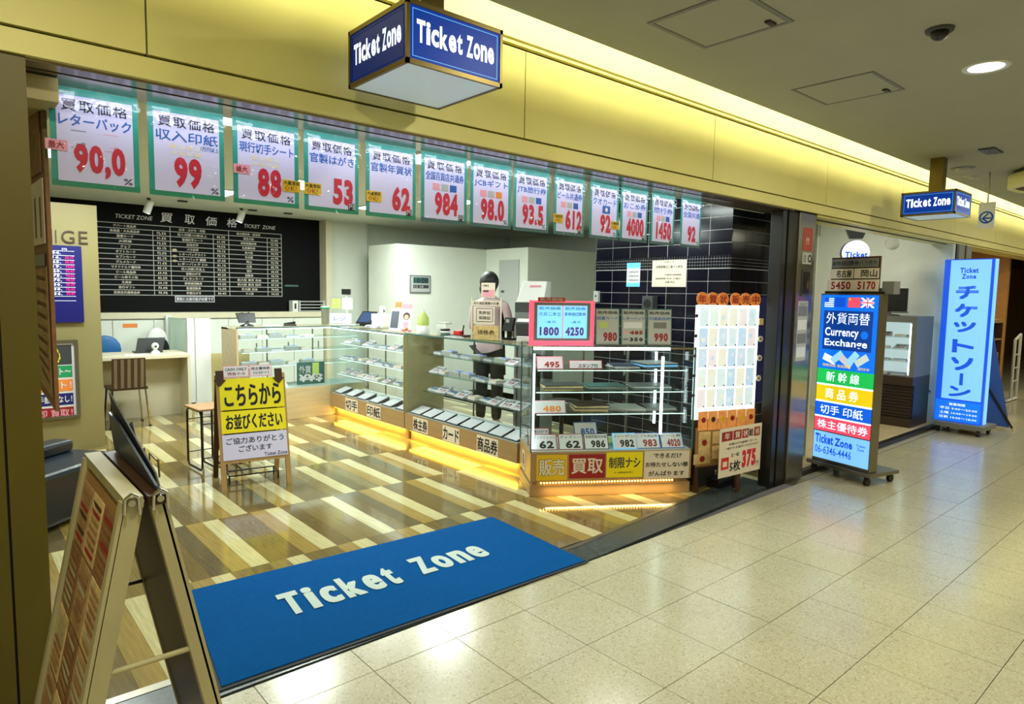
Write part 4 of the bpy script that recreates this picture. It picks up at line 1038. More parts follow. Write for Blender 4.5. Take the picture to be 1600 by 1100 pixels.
for k, (x0, x1, s_, hd, ds) in enumerate(((.475, .660, '980', '図書カード', 'grey blue price card reading 980 beside the glowing frame'), (.672, .862, '485', 'レターパック', 'grey blue price card with two prices, middle of three'), (.872, 1.065, '990', '共通商品券', 'grey blue price card reading 990, rightmost on the tall case'))):
    t = thing('price_card_stand', ds, 'price card', in_case(x0, .04, 1.121), R(-32.7), 'price cards standing on the tall case')
    w_ = x1 - x0
    MB().hexa([(0, 0, 0), (w_, 0, 0), (w_, .006, 0), (0, .006, 0), (0, .02, .275), (w_, .02, .275), (w_, .026, .275), (0, .026, .275)], 'teal_dark').build('holder', t)
    MB().box(0, w_, -.02, .04, 0, .004, 'steel').build('foot', t)
    mb = MB(Matrix.Translation((0, -.0016, 0)) @ Matrix.Rotation(R(-4.2), 4, 'X')); mb.sheet(.008, w_ - .008, .008, .268, 'grey_light', y=0)
    mb.txt('販売価格', .016, w_ - .016, .232, .256, 'ink', bold=.04).txt(hd, .012, w_ - .012, .190, .215, 'ink_blue', bold=.02)
    if k == 0: mb.sheet(.03, .09, .13, .175, 'lime', y=-.001, t=.001).txt('980', .06, w_ - .02, .03, .10, 'ink_darkred', bold=.05, res=2)
    elif k == 1: mb.txt('485', .065, w_ - .02, .082, .112, 'ink_darkred', bold=.05).txt('350', .065, w_ - .02, .03, .062, 'ink', bold=.05).sheet(.015, .055, .09, .105, 'pink', y=-.001, t=.001).sheet(.015, .055, .04, .055, 'grey', y=-.001, t=.001).sheet(.02, .16, .13, .175, 'paper', y=-.001, t=.001)
    else: mb.sheet(.05, .15, .13, .175, 'grey', y=-.001, t=.001).txt('990', .055, w_ - .03, .03, .095, 'ink_darkred', bold=.05, res=2)
    mb.build('printed_card', t)
area((3.72, 3.13, .075), .012, 1.0, 1.6, (1.0, .70, .28), rot=(0, 0, R(57.3)))

# ================================================================== POSTCARD LIGHT BOARD
ez = thing('postcard_light_board', 'white lit board of new year postcards on dark wooden legs', 'board', (4.275, 2.815, 0), R(-18.1))
W = .58
MB().box(0, W, .01, .035, .56, 1.43, 'lit_board').build('light_panel', ez)
mb = MB()
for bx in ((0, .012, .62, 1.43), (W - .012, W, .56, 1.43), (0, W, 1.418, 1.43)): mb.box(bx[0], bx[1], .0, .010, bx[2], bx[3], 'lit_edge')
for k in range(1, 6): mb.box(.014 + k * .0925 - .003, .014 + k * .0925 + .003, .004, .0095, .645, 1.418, 'lit_edge')
for k in range(5): mb.box(.012, W - .012, .004, .0095, .640 + k * .155, .646 + k * .155, 'lit_edge')
mb.build('pocket_grid', ez)
n = 0
for r_ in range(5):
    for c_ in range(6):
        x = .018 + c_ * .0925; z = .650 + r_ * .155
        mb = MB(); mb.sheet(x, x + .083, z, z + .142, 'postcard_%d' % rnd.randint(0, 5), y=.0062, t=.002)
        mb.disc(x + rnd.uniform(.025, .06), z + rnd.uniform(.05, .10), rnd.uniform(.010, .022), rnd.choice(['postcard_4', 'postcard_1', 'postcard_5', 'postcard_0', 'postcard_3']), y=.0055, n=9)
        mb.sheet(x + .066, x + .076, z + .006, z + .016, 'grey_dark', y=.0052, t=.0006).build('postcard', ez)
for c_ in range(6):
    mb = MB(Matrix.Translation((0, -.012, 0))); x = .03 + c_ * .092
    mb.sheet(x, x + .088, .48, .625, 'postcard_orange').disc(x + .05, .56, .022, rnd.choice(['wood_dark', 'ink_darkred', 'gold_yellow']), n=7); mb.build('orange_postcard', ez)
for bx in ((.04, .15, .30, .47), (.17, .36, .37, .465), (.0, .16, .22, .30), (.17, .36, .25, .355)):
    mb = MB(Matrix.Translation((0, -.014, 0))); mb.sheet(bx[0], bx[1], bx[2], bx[3], 'postcard_gold').disc((bx[0] + bx[1]) / 2, (bx[2] + bx[3]) / 2, .025, 'ink_darkred' if bx[1] < .2 else 'lime', n=9); mb.build('gold_postcard', ez)
MB().box(.02, .40, -.010, .004, .20, .50, 'wood_far').build('lower_backing', ez)
for x, nm in ((.02, 'leg'), (.40, 'leg')): MB().hexa([(x, -.02, 0), (x + .03, -.02, 0), (x + .03, .01, 0), (x, .01, 0), (x, .02, .56), (x + .03, .02, .56), (x + .03, .05, .56), (x, .05, .56)], 'wood_dark').build(nm, ez)
for x in (.34, .50): MB().hexa([(x, .30, 0), (x + .03, .30, 0), (x + .03, .33, 0), (x, .33, 0), (x, .04, .70), (x + .03, .04, .70), (x + .03, .06, .70), (x, .06, .70)], 'wood_dark').build('leg', ez)
MB().box(.02, .43, .0, .02, .18, .21, 'wood_dark').build('cross_rail', ez)
for k, ch_ in enumerate('年賀状販売中'):
    x = .035 + k * .098 + (.02 if k > 2 else 0)
    mb = MB(); mb.cyl((x, .004, 1.475), (x, .010, 1.475), .052, 'orange', n=22).txt(ch_, x - .034, x + .034, 1.443, 1.508, 'ink_darkred', y=.003, bold=.05, res=2); mb.build('banner_disc', ez)
for k in range(5): MB().cyl((-.012, .0, .75 + k * .15), (-.012, .006, .75 + k * .15), .014, 'wood_dark', n=8).build('paper_flower', ez)
for k, z in enumerate((.86, 1.02, 1.17)): MB().cyl((W + .03, .0, z), (W + .03, .006, z), .024, 'white_plastic', n=10).cyl((W + .03, -.002, z), (W + .03, 0, z), .014, 'wood_far', n=8).build('paper_ornament', ez)
MB().box(W + .01, W + .05, 0, .03, 1.28, 1.33, 'postcard_gold').build('clip_lamp', ez)
t = thing('sale_sign', 'white placard with the price 375 in red, below the lit board', 'sign', (4.565, 2.585, .15), R(-5))
mb = MB(); mb.sheet(-.26, .26, 0, .37, 'paper_warm', t=.004); mb.build('placard', t)
mb = MB(); mb.sheet(-.24, -.11, .275, .345, 'ink_darkred', y=-.001, t=.001).sheet(-.10, -.0, .275, .345, 'ink_darkred', y=-.001, t=.001).sheet(.01, .09, .275, .345, 'ink_darkred', y=-.001, t=.001).sheet(.16, .235, .275, .345, 'ink_darkred', y=-.001, t=.001)
for ch_, x in (('年', -.175), ('賀', -.05), ('状', .05)): mb.txt(ch_, x - .03, x + .03, .285, .336, 'paper_warm', y=-.002, bold=.04)
mb.txt('絵', .095, .15, .28, .342, 'ink', y=-.001, bold=.05).txt('柄', .175, .22, .285, .336, 'paper_warm', y=-.002)
mb.txt('年賀はがき絵柄いろいろ', -.15, .2, .235, .255, 'ink', y=-.001).txt('一枚からお選びいただけます', -.2, .22, .205, .225, 'ink', y=-.001)
mb.sheet(-.235, -.145, .06, .15, 'red', y=-.001, t=.001).sheet(-.215, -.165, .08, .12, 'paper_warm', y=-.002, t=.001).txt('五一組', -.12, -.02, .145, .175, 'ink', y=-.001)
mb.txt('5枚', -.13, .0, .03, .115, 'ink', y=-.001, bold=.05).txt('375', .02, .195, .04, .18, 'ink_red', y=-.001, bold=.06, res=3).txt('円', .20, .235, .04, .075, 'ink', y=-.001)
mb.build('printed_text', t)
MB().box(-.02, .02, .006, .02, -.15, .3, 'wood_dark').build('support', t)
t = thing('low_platform', 'low dark platform with steel edge behind the placard', 'platform', (4.84, 2.76, 0), R(5))
MB().box(-.32, .0, 0, .10, 0, .07, 'black').build('body', t); MB().box(-.32, .0, -.006, 0, .05, .07, 'steel').build('front_edge', t)
t = thing('storage_box', 'dark grey box under the lit postcard board', 'box', (4.43, 2.89, 0), R(-18))
MB().box(0, .2, 0, .17, 0, .20, 'grey_dark').build('body', t, bevel=.005); MB().box(-.003, .203, -.003, .173, .20, .215, 'black').build('lid', t)
t = thing('power_cable', 'pale power cable hanging under the lit board', 'cable', (4.55, 2.72, 0))
MB().tube([(0, .02, .30), (.02, .01, .18), (.07, .0, .12), (.14, -.01, .09), (.2, 0, .085)], .005, 'grey_light').build('cord', t)
# notices on the tiles
for x, (y0, y1, z0, z1), m_, ds in ((4.995, (3.94, 4.10, 1.575, 1.80), 'lit', 'narrow blue and white notice on the black tile wall'), (4.995, (3.43, 3.80, 1.575, 1.815), 'plain', 'wide white text notice on the black tile wall')):
    t = thing('wall_notice', ds, 'notice', (4.998, y1, z0), R(-90))
    w_, h_ = y1 - y0, z1 - z0
    mb = MB(); mb.sheet(0, w_, 0, h_, 'paper' if m_ == 'lit' else 'paper_warm', y=-.002)
    if m_ == 'lit':
        mb.sheet(0, w_, h_ * .78, h_, 'lit_blue', y=-.003, t=.001).sheet(0, w_, 0, h_ * .16, 'lit_blue', y=-.003, t=.001)
        for k in range(3): mb.txt('・切手はがき', .02, w_ - .02, h_ * (.24 + .17 * k), h_ * (.31 + .17 * k), 'ink', y=-.003)
    else:
        mb.txt('お知らせ', w_ * .35, w_ * .65, h_ * .90, h_ * .96, 'ink', y=-.003).txt('古物営業法に基づく表示', .04, w_ - .04, h_ * .70, h_ * .80, 'ink', y=-.003).txt('大阪府公安委員会', .14, w_ - .05, h_ * .42, h_ * .48, 'ink', y=-.003).txt('営業時間 平日 土曜日', .04, w_ - .06, h_ * .28, h_ * .34, 'ink', y=-.003).txt('日曜 祝日', .15, w_ - .12, h_ * .14, h_ * .21, 'ink', y=-.003)
    mb.build('printed_sheet', t)
t = thing('blue_poster', 'tall dark blue poster on the tiles behind the lit board', 'poster', (5.40, 2.995, .55)); MB().sheet(0, .22, 0, .95, 'navy').build('sheet', t)
t = thing('wall_box', 'small grey box at the left edge of the black tiles', 'box', (4.995, 4.49, 1.42), R(-90)); MB().box(0, .06, -.03, 0, 0, .11, 'grey_light').build('housing', t); MB().cyl((.03, -.032, .06), (.03, -.03, .06), .01, 'black').build('knob', t)
t = thing('black_speaker', 'small black box speaker on the tiles above the price cards', 'speaker', (4.99, 3.78, 1.36), R(-90)); MB().box(-.06, .06, -.08, 0, 0, .13, 'grey_dark').build('cabinet', t, bevel=.004); MB().cyl((0, -.084, .06), (0, -.08, .06), .04, 'black').build('cone', t)

# ================================================================== A-FRAME QUEUE SIGN
af = thing('queue_sign', 'wooden A-frame board with yellow queue instructions and brown arrows', 'sign', (1.76, 4.93, 0), R(-9))
w_ = .50; hh = .84
lean = math.atan2(.20, hh)
F = Matrix.Rotation(-lean, 4, 'X')
Lh = hh / math.cos(lean)
for x in (-w_ / 2, w_ / 2 - .035): MB(F).box(x, x + .035, 0, .022, 0, Lh, 'wood_sign').build('front_leg', af)
for z in (.20, .80): MB(F).box(-w_ / 2 + .035, w_ / 2 - .035, .002, .02, z, z + .035, 'wood_sign').build('cross_rail', af)
Bk = Matrix.Translation((0, .44, 0)) @ Matrix.Rotation(lean, 4, 'X')
for x in (-w_ / 2, w_ / 2 - .035): MB(Bk).box(x, x + .035, 0, .022, 0, Lh, 'wood_dark' if x < 0 else 'wood_sign').build('rear_leg', af)
MB(Bk).box(-w_ / 2 + .035, w_ / 2 - .035, .002, .012, .25, Lh - .05, 'wood_dark').build('rear_board', af)
T2 = F @ Matrix.Translation((0, -.004, 0))
for z0, z1, m_, lines in ((.60, .835, 'yellow', ['こちらから']), (.425, .59, 'yellow', ['お並びください']), (.225, .415, 'poster_paper', ['ご協力ありがとう', 'ございます'])):
    mb = MB(T2); mb.sheet(-w_ / 2 + .02, w_ / 2 - .015, z0, z1, m_, t=.003)
    if len(lines) == 1: mb.txt(lines[0], -w_ / 2 + .05, w_ / 2 - .04, z0 + .025, z1 - .045 if z0 > .5 else z1 - .025, 'ink', bold=.05, res=3)
    else:
        mb.txt(lines[0], -w_ / 2 + .045, w_ / 2 - .04, z1 - .075, z1 - .025, 'ink', bold=.03, res=2).txt(lines[1], -w_ / 2 + .13, w_ / 2 - .13, z1 - .135, z1 - .088, 'ink', bold=.03, res=2).txt('Ticket Zone', .06, w_ / 2 - .02, z0 + .008, z0 + .035, 'ink', bold=.02, res=2)
    mb.build('message_board', af)
for x0, x1, l1, l2, ds in ((-.20, -.015, 'CASH ONLY', '現金のみ', ''), (-.01, .155, '株主優待券', '10:00〜1', '')):
    mb = MB(T2); mb.sheet(x0, x1, .845, .935, 'pink', y=.0, t=.003).sheet(x0 + .006, x1 - .006, .851, .929, 'paper', y=-.001, t=.001).txt(l1, x0 + .014, x1 - .014, .895, .918, 'ink', y=-.002, bold=.02).txt(l2, x0 + .03, x1 - .025, .860, .885, 'ink_darkred' if x0 < -.1 else 'ink', y=-.002); mb.build('top_card', af)
for x in (-.225, .20):
    mb = MB(T2); p = [(x - .028, .90), (x - .028, .83), (x - .045, .83), (x, .78), (x + .045, .83), (x + .028, .83), (x + .028, .90)]
    mb.slab([(a, -.004, b2) for a, b2 in p], (0, -.004, 0), 'wood_dark').build('down_arrow', af)

# ---- wire rack
wr = thing('wire_rack', 'black wire basket stand with wooden top behind the queue sign', 'rack', (1.79, 5.76, 0), R(4))
def loop(x, y0, y1, z0, z1, r=.006):
    c_ = .03
    return [(x, y0 + c_, z0), (x, y1 - c_, z0), (x, y1, z0 + c_), (x, y1, z1 - c_), (x, y1 - c_, z1), (x, y0 + c_, z1), (x, y0, z1 - c_), (x, y0, z0 + c_), (x, y0 + c_, z0)]
for k in range(6): MB().tube(loop(-.25 + k * .10 + (.02 if k % 2 else 0), -.16, .16, .02, .50), .0085, 'black', n=6).build('wire_loop', wr)
for y, z in ((-.16, .40), (.16, .40), (-.16, .12), (.16, .12)): MB().tube([(-.25, y, z), (.27, y, z)], .005, 'black', n=6).build('wire_bar', wr)
MB().box(-.27, .29, -.17, .17, .507, .522, 'wood_far').build('top_board', wr, bevel=.003)
t = thing('floor_rack', 'flat black metal frame lying on the floor behind the queue sign', 'frame', (1.80, 5.12, 0), R(-9))
MB().tube([(-.18, 0, .06), (.18, 0, .06), (.18, .16, .06), (-.18, .16, .06), (-.18, 0, .06)], .006, 'black', n=6).build('frame', t)
for x, y in ((-.18, 0), (.18, 0), (.18, .16), (-.18, .16)): MB().cyl((x, y, 0), (x, y, .06), .006, 'black', n=6).build('leg', t)

# ================================================================== MAT
mt = thing('door_mat', 'large blue mat with white lettering lying across the threshold', 'mat', (.735, 2.475, 0), R(0))
P0, P1, P2, P3 = Vector((.735, 2.475, 0)), Vector((2.672, 2.425, 0)), Vector((2.715, 3.305, 0)), Vector((.862, 3.391, 0))
def bil(u, v):  return (P0 * (1 - u) + P1 * u) * (1 - v) + (P3 * (1 - u) + P2 * u) * v - P0
def grid(u0, u1, v0, v1, z0, z1, m_, nu=24, nv=12):
    vs = []; 
    for zz in (z0, z1):
        for j in range(nv + 1):
            for i in range(nu + 1):
                p = bil(u0 + (u1 - u0) * i / nu, v0 + (v1 - v0) * j / nv)
                bz = .004 * math.sin(i * .9 + j * .5) * math.sin(j * .8) * (1 if zz == z1 else 0) * (1 if z1 > .008 else 0) * (1 if .15 < j / nv < .85 else 0)
                vs.append((p.x, p.y, zz + max(0, bz * .5)))
    n1 = (nu + 1) * (nv + 1); fs = []
    for j in range(nv):
        for i in range(nu):
            a = j * (nu + 1) + i; fs.append((n1 + a, n1 + a + 1, n1 + a + nu + 2, n1 + a + nu + 1)); fs.append((a, a + nu + 1, a + nu + 2, a + 1))
    for i in range(nu):
        a = i; fs.append((a, a + 1, n1 + a + 1, n1 + a)); a = nv * (nu + 1) + i; fs.append((a + 1, a, n1 + a, n1 + a + 1))
    for j in range(nv):
        a = j * (nu + 1); fs.append((a + nu + 1, a, n1 + a, n1 + a + nu + 1)); a += nu; fs.append((a, a + nu + 1, n1 + a + nu + 1, n1 + a))
    return MB().raw(vs, fs, m_, False)
grid(-.006, 1.006, -.022, 1.012, .0061, .0085, 'rubber').build('rubber_border', mt)
grid(0, 1, .0, 1, .0086, .0125, 'rug_blue').build('pile', mt)
mb = MB()
for s_, u0, u1, v0, v1 in (('Ticket', .185, .50, .40, .665), ('Zone', .565, .80, .42, .665)):
    for g_, f0_, f1_, hh_ in letters(s_, .20):
        vs, fs = text_geo(g_, .02, 4)
        for q_, (da, db) in enumerate(((-.07, -.025), (.07, -.025), (-.07, .025), (.07, .025), (0, 0))):
            vv = []
            for a, b2 in vs:
                p = bil(u0 + (f0_ + (a * .86 + da + .5) * (f1_ - f0_)) * (u1 - u0), v0 + (b2 * .95 + db + .5) * (v1 - v0) * hh_); vv.append((p.x, p.y, .0165 + q_ * .0001))
            mb.raw(vv, fs, 'rug_letter')
mb.build('lettering', mt)

# ================================================================== LEFT FOREGROUND A-FRAME
fs_ = thing('folding_stand', 'pale wooden folding stand with leaflet boards at the left front', 'stand', (.345, 1.70, 0))
def leg_(x_top, x_bot, y, w_=.035, d_=.03, ztop=1.0, m_='wood_stand', nm='leg'):
    MB().hexa([(x_bot - w_ / 2, y, 0), (x_bot + w_ / 2, y, 0), (x_bot + w_ / 2, y + d_, 0), (x_bot - w_ / 2, y + d_, 0), (x_top - w_ / 2, y, ztop), (x_top + w_ / 2, y, ztop), (x_top + w_ / 2, y + d_, ztop), (x_top - w_ / 2, y + d_, ztop)], m_).build(nm, fs_)
leg_(-.022, -.225, 0, .040); leg_(-.022, -.225, .50, .035)
leg_(.022, .225, 0, .030); leg_(.022, .225, .50, .030)
def leafq(side, y0, y1, z0, z1, off, m_, nm, th=.006, lab=None):
    sx_ = -1 if side < 0 else 1
    def X(z): return sx_ * (.022 + (1 - z) * .203) + sx_ * off
    p = [(X(z0), y0, z0), (X(z0), y1, z0), (X(z1), y1, z1), (X(z1), y0, z1)]
    MB().slab(p, (sx_ * th, 0, th * .2), m_).build(nm, fs_, label=lab)
leafq(-1, .02, .51, .06, .97, .004, 'wood_far', 'left_panel', .012)
leafq(1, .03, .51, .08, .97, -.012, 'wood_dark', 'right_panel', .012)
leafq(-1, 0, .03, .02, 1.0, .018, 'wood_stand', 'stile', .01); leafq(-1, .505, .535, .02, 1.0, .018, 'wood_stand', 'stile', .01)
leafq(1, 0, .03, .02, 1.0, .010, 'wood_stand', 'stile', .012); leafq(1, .505, .535, .02, 1.0, .010, 'wood_stand', 'stile', .012)
lm = ['postcard_gold', 'leaf_tan', 'leaf_brown', 'leaf_tan', 'ink_darkred']
for r_ in range(5):
    for c_ in range(3):
        y0 = .045 + c_ * .152; z0 = .10 + r_ * .172
        leafq(-1, y0, y0 + .14, z0, z0 + .16, .018, lm[(r_ * 2 + c_) % 3], 'leaflet', .002)
        sx_ = -1
        def X(z): return -(.022 + (1 - z) * .203) - .0215
        mb = MB()
        for q_ in range(7):
            zz = z0 + .015 + q_ * .02
            mb.slab([(X(zz), y0 + .015, zz), (X(zz), y0 + .015 + rnd.uniform(.06, .11), zz), (X(zz + .009), y0 + .12, zz + .009), (X(zz + .009), y0 + .015, zz + .009)], (-.001, 0, 0), rnd.choice(['ink_darkred', 'leaf_brown', 'wood_far', 'leaf_brown', 'wood_far', 'leaf_brown', 'wood_dark']) if r_ > 3 else rnd.choice(['leaf_brown', 'wood_far', 'wood_stand']))
        mb.build('leaflet_print', fs_)
MB().box(-.045, -.005, -.004, .54, .985, 1.012, 'wood_stand').build('top_rail', fs_)
MB().box(.005, .045, -.004, .54, .985, 1.008, 'wood_dark').build('top_rail', fs_)
for x in (-.03, .03): MB().tube([(x - .016, -.008, .975), (x - .014, -.010, 1.012), (x, -.010, 1.022), (x + .014, -.010, 1.012), (x + .016, -.008, .97)], .004, 'chrome').cyl((x, -.012, 1.0), (x, -.004, 1.0), .008, 'chrome').build('hinge', fs_)
MB().tube([(-.105, .01, .60), (.105, .01, .60)], .007, 'wood_stand').build('tie_bar', fs_)
MB().tube([(-.105, .51, .60), (.105, .51, .60)], .006, 'wood_dark').build('tie_bar', fs_)
# leaflet rack on top of the stand
lr = thing('leaflet_rack', 'dark blue leaflets in a clear holder on top of the folding stand', 'leaflets', (.375, 1.70, 1.013))
MB().slab([(0, 0, 0), (.0, .53, 0), (-.012, .53, .115), (-.01, .40, .10), (-.004, .02, .012)], (.006, 0, 0), 'navy_leaflet').build('leaflet', lr)
MB().slab([(.010, .05, 0), (.010, .50, 0), (-.004, .56, .17), (.004, .42, .12), (.008, .08, .03)], (.004, 0, 0), 'grey_dark').build('leaflet', lr)
MB().slab([(.018, .30, 0), (.018, .44, 0), (.014, .44, .075), (.014, .36, .11), (.014, .30, .06)], (.003, 0, 0), 'navy_leaflet').build('leaflet', lr)
for y0 in (.12, .27):
    MB().tube([(.028, y0, .004), (.026, y0, .05), (.026, y0 + .012, .045), (.026, y0 + .09, .05), (.028, y0 + .10, .004)], .0025, 'steel', n=5).build('clear_pocket', lr)

# ================================================================== THINGS ON THE COUNTERS
ZT = 1.081
t = thing('customer_display', 'black tablet display on a stand on the rear counter', 'display', (2.63, 7.62, 1.071), R(10))
MB().lathe([(.075, 0), (.07, .012), (.02, .03), (.02, .06)], 'black').build('stand', t)
MB().hexa([(-.10, -.02, .04), (.10, -.02, .04), (.10, 0, .04), (-.10, 0, .04), (-.115, .03, .15), (.115, .03, .15), (.115, .05, .15), (-.115, .05, .15)], 'black').build('screen_back', t, bevel=.004)
for x in (-.04, .04): MB().box(x - .008, x + .008, .02, .04, .15, .158, 'steel').build('clip', t)
t = thing('stapler', 'black stapler on the rear counter top', 'stapler', (3.10, 7.55, 1.071), R(-15)); MB().box(-.07, .07, -.018, .018, 0, .015, 'black').build('base', t); MB().hexa([(-.07, -.014, .018), (.06, -.014, .018), (.06, .014, .018), (-.07, .014, .018), (-.07, -.012, .03), (.06, -.012, .05), (.06, .012, .05), (-.07, .012, .03)], 'black').build('arm', t)
t = thing('note_paper', 'white note sheets on the rear counter top', 'papers', (2.90, 7.58, 1.071), R(5)); MB().box(-.1, .1, -.05, .06, 0, .006, 'paper').build('sheet', t)
t = thing('pen_cup', 'pale green cup holding pens at the counter corner', 'cup', (3.62, 7.72, 1.071))
MB().lathe([(.0, .002), (.045, 0), (.05, .20), (.054, .20), (.054, .225), (0, .225)], 'grey_light').build('cup', t); MB().lathe([(.051, .19), (.056, .195), (.056, .21), (.051, .215)], 'green').build('rim', t)
t = thing('acrylic_price_stand', 'clear stand with yellow and white cards by the pen cup', 'stand', (3.74, 7.50, 1.073), R(-45))
MB().box(-.16, .16, 0, .008, 0, .34, 'glass').build('clear_back', t)
MB().sheet(-.13, -.02, .20, .32, 'lime', y=-.004).build('card', t); MB().sheet(0, .13, .19, .33, 'paper', y=-.004).build('card', t); MB().sheet(-.15, .12, .02, .14, 'paper', y=-.02).txt('レジ', -.1, .05, .05, .10, 'ink_blue', y=-.021).build('card', t)
MB().box(-.16, .16, -.03, .05, -.001, .006, 'white_plastic').build('base', t)
t = thing('black_camera_box', 'small black box on a white pole behind the clear stand', 'device', (3.88, 7.66, 1.071), R(-45)); MB().cyl((0, 0, 0), (0, 0, .37), .012, 'white_plastic').build('pole', t); MB().box(-.06, .05, -.02, .02, .37, .44, 'black').build('box_head', t, bevel=.003)
t = thing('register_tablet', 'tablet with dark screen and blue glow on the farther counter', 'tablet', (3.72, 6.95, ZT), R(-75))
T_ = Matrix.Translation((0, 0, .035)) @ Matrix.Rotation(R(-40), 4, 'X')
MB(T_).box(-.12, .12, 0, .012, 0, .18, 'black').build('case', t, bevel=.003); MB(T_).sheet(-.10, .10, .018, .162, 'screen', y=-.002).build('screen', t)
MB().box(-.07, .07, .02, .12, 0, .04, 'black').build('stand', t)
t = thing('receipt_printer', 'white receipt printer behind the tablet', 'printer', (3.88, 6.78, ZT), R(-75)); MB().box(-.10, .10, -.08, .08, 0, .15, 'white_plastic').build('body', t, bevel=.01); MB().sheet(-.04, .04, .14, .24, 'paper', y=0).build('receipt', t); MB().poly([(.02, .16), (.05, .18), (.02, .21)], 'ink', y=-.001).build('mark', t)
t = thing('paper_pile', 'loose white papers beside the tablet on the farther counter', 'papers', (3.68, 6.62, ZT), R(-60))
for k in range(4): MB(Matrix.Rotation(R(k * 9 - 14), 4, 'Z')).box(-.08, .08, -.05, .05, k * .008, k * .008 + .006, 'paper').build('sheet', t)
t = thing('flyer_display', 'pair of small portrait flyers in a tilted holder on the counter', 'flyers', (3.63, 5.98, ZT), R(-60))
T_ = Matrix.Rotation(R(-14), 4, 'X')
MB(T_).box(-.13, .0, 0, .006, 0, .23, 'paper').sheet(-.12, -.03, .03, .21, 'navy_leaflet', y=-.002).build('flyer', t)
MB(T_).box(.01, .12, 0, .006, 0, .23, 'paper').disc(.06, .16, .04, 'wood_dark', y=-.001).disc(.06, .15, .026, 'skin_tone', y=-.0018).sheet(.03, .09, .02, .10, 'pink', y=-.001, t=.001).build('flyer', t)
MB(T_).sheet(-.09, -.01, .25, .31, 'orange', y=.0).build('top_tag', t); MB(T_).sheet(.0, .11, .24, .29, 'pink', y=.0).build('top_tag', t)
MB().box(-.14, .14, -.04, .05, -.001, .004, 'pink').build('base', t)
t = thing('flower_decor', 'small pink flowers in front of the flyers on the counter', 'flowers', (3.57, 5.78, ZT))
for k in range(6): MB().ball((rnd.uniform(-.05, .05), rnd.uniform(-.09, .07), .02 + rnd.uniform(0, .02)), .022, .022, .018, 'pink' if k % 2 else 'orange', n=8, k=5).build('bloom', t)
t = thing('green_pouch', 'lime green bottle shaped pouch beside the flyers', 'pouch', (3.62, 5.52, ZT)); MB().lathe([(.0, 0), (.055, 0), (.06, .05), (.055, .16), (.025, .20), (.02, .215), (0, .215)], 'lime').build('body', t); MB().cyl((0, 0, .2), (0, 0, .235), .014, 'white_plastic').build('cap', t); MB().lathe([(.061, 0), (.066, .08), (.0, .08)], 'white_plastic').build('sleeve_band', t)
t = thing('white_box', 'small plain white box on the nearer counter', 'box', (3.80, 5.42, ZT), R(-85)); MB().box(-.07, .07, -.04, .04, 0, .10, 'white_plastic').build('body', t, bevel=.003); MB().box(-.072, .072, -.042, .042, .10, .112, 'grey_light').build('lid', t)
t = thing('stamp_pad', 'black and white stack of stamp pads on the nearer counter', 'stamp pad', (3.66, 5.20, ZT)); 
for k in range(3): MB().lathe([(0, k * .022), (.045, k * .022), (.048, k * .022 + .01), (.045, k * .022 + .02), (0, k * .022 + .02)], ('teal_dark', 'white_plastic', 'black')[k]).build('pad', t)
t = thing('coin_tray', 'brown and red pen tray with a black pen on the nearer counter', 'tray', (3.66, 4.96, ZT), R(-85)); MB().box(-.09, .09, -.05, .05, 0, .02, 'wood_dark').build('tray', t); MB().box(-.06, .02, -.03, .03, .02, .055, 'red').build('red_block', t); MB().cyl((.03, 0, .02), (.04, .01, .11), .006, 'black').build('pen', t)
t = thing('chain_holder', 'flat white dish near the front edge of the nearer counter', 'dish', (3.56, 4.92, ZT), R(-85)); MB().box(-.09, .09, -.04, .04, 0, .008, 'white_plastic').box(-.07, .07, -.03, .03, .008, .014, 'grey').build('dish', t)
t = thing('sign_board', 'tall clear acrylic board with printed notices on the nearer counter', 'sign', (3.60, 4.50, ZT), R(-62))
MB().box(-.14, .14, 0, .006, 0, .37, 'glass').box(-.142, -.132, -.003, .009, 0, .37, 'paper_warm').box(.132, .142, -.003, .009, 0, .37, 'paper_warm').build('clear_panel', t)
mb = MB(); mb.sheet(-.13, .13, .30, .345, 'paper_warm', y=-.003).txt('本人確認書類が必要', -.12, .12, .31, .335, 'ink', y=-.004).sheet(-.12, .08, .14, .29, 'paper_warm', y=-.003)
for bx in ((-.09, .06, .275, .28), (-.09, .06, .16, .165), (-.095, -.09, .165, .275), (.06, .065, .165, .275)): mb.sheet(bx[0], bx[1], bx[2], bx[3], 'grey_dark', y=-.004, t=.001)
mb.txt('免許証', -.07, .045, .225, .255, 'ink', y=-.004).txt('保険証', -.07, .045, .180, .21, 'ink', y=-.004).sheet(-.12, .12, .0, .13, 'postcard_gold', y=-.003).txt('価格表', -.08, .08, .05, .09, 'ink', y=-.004)
mb.build('notice_sheet', t)
mb = MB(); mb.sheet(-.05, .08, .37, .50, 'paper_warm', y=.001).sheet(-.04, .07, .38, .44, 'pink', y=0, t=.001).txt('ご案内', -.04, .02, .465, .485, 'ink', y=0).sheet(-.03, .02, .42, .435, 'grey_dark', y=-.001, t=.001); mb.build('top_notice', t)
MB().box(-.14, .14, -.05, .05, -.001, .004, 'glass_edge').build('foot', t)
t = thing('card_reader', 'black card reader on a stem on the nearer counter', 'card reader', (3.80, 4.42, ZT), R(-75)); MB().box(-.05, .05, -.03, .04, 0, .02, 'black').build('foot', t); MB().box(-.02, .02, -.01, .01, .02, .10, 'black').build('stem', t); MB().hexa([(-.05, -.04, .08), (.05, -.04, .08), (.05, 0, .08), (-.05, 0, .08), (-.05, 0, .20), (.05, 0, .20), (.05, .03, .20), (-.05, .03, .20)], 'black').build('head', t, bevel=.005); MB().sheet(-.018, .018, .155, .185, 'grey_light', y=-.03).build('label', t)
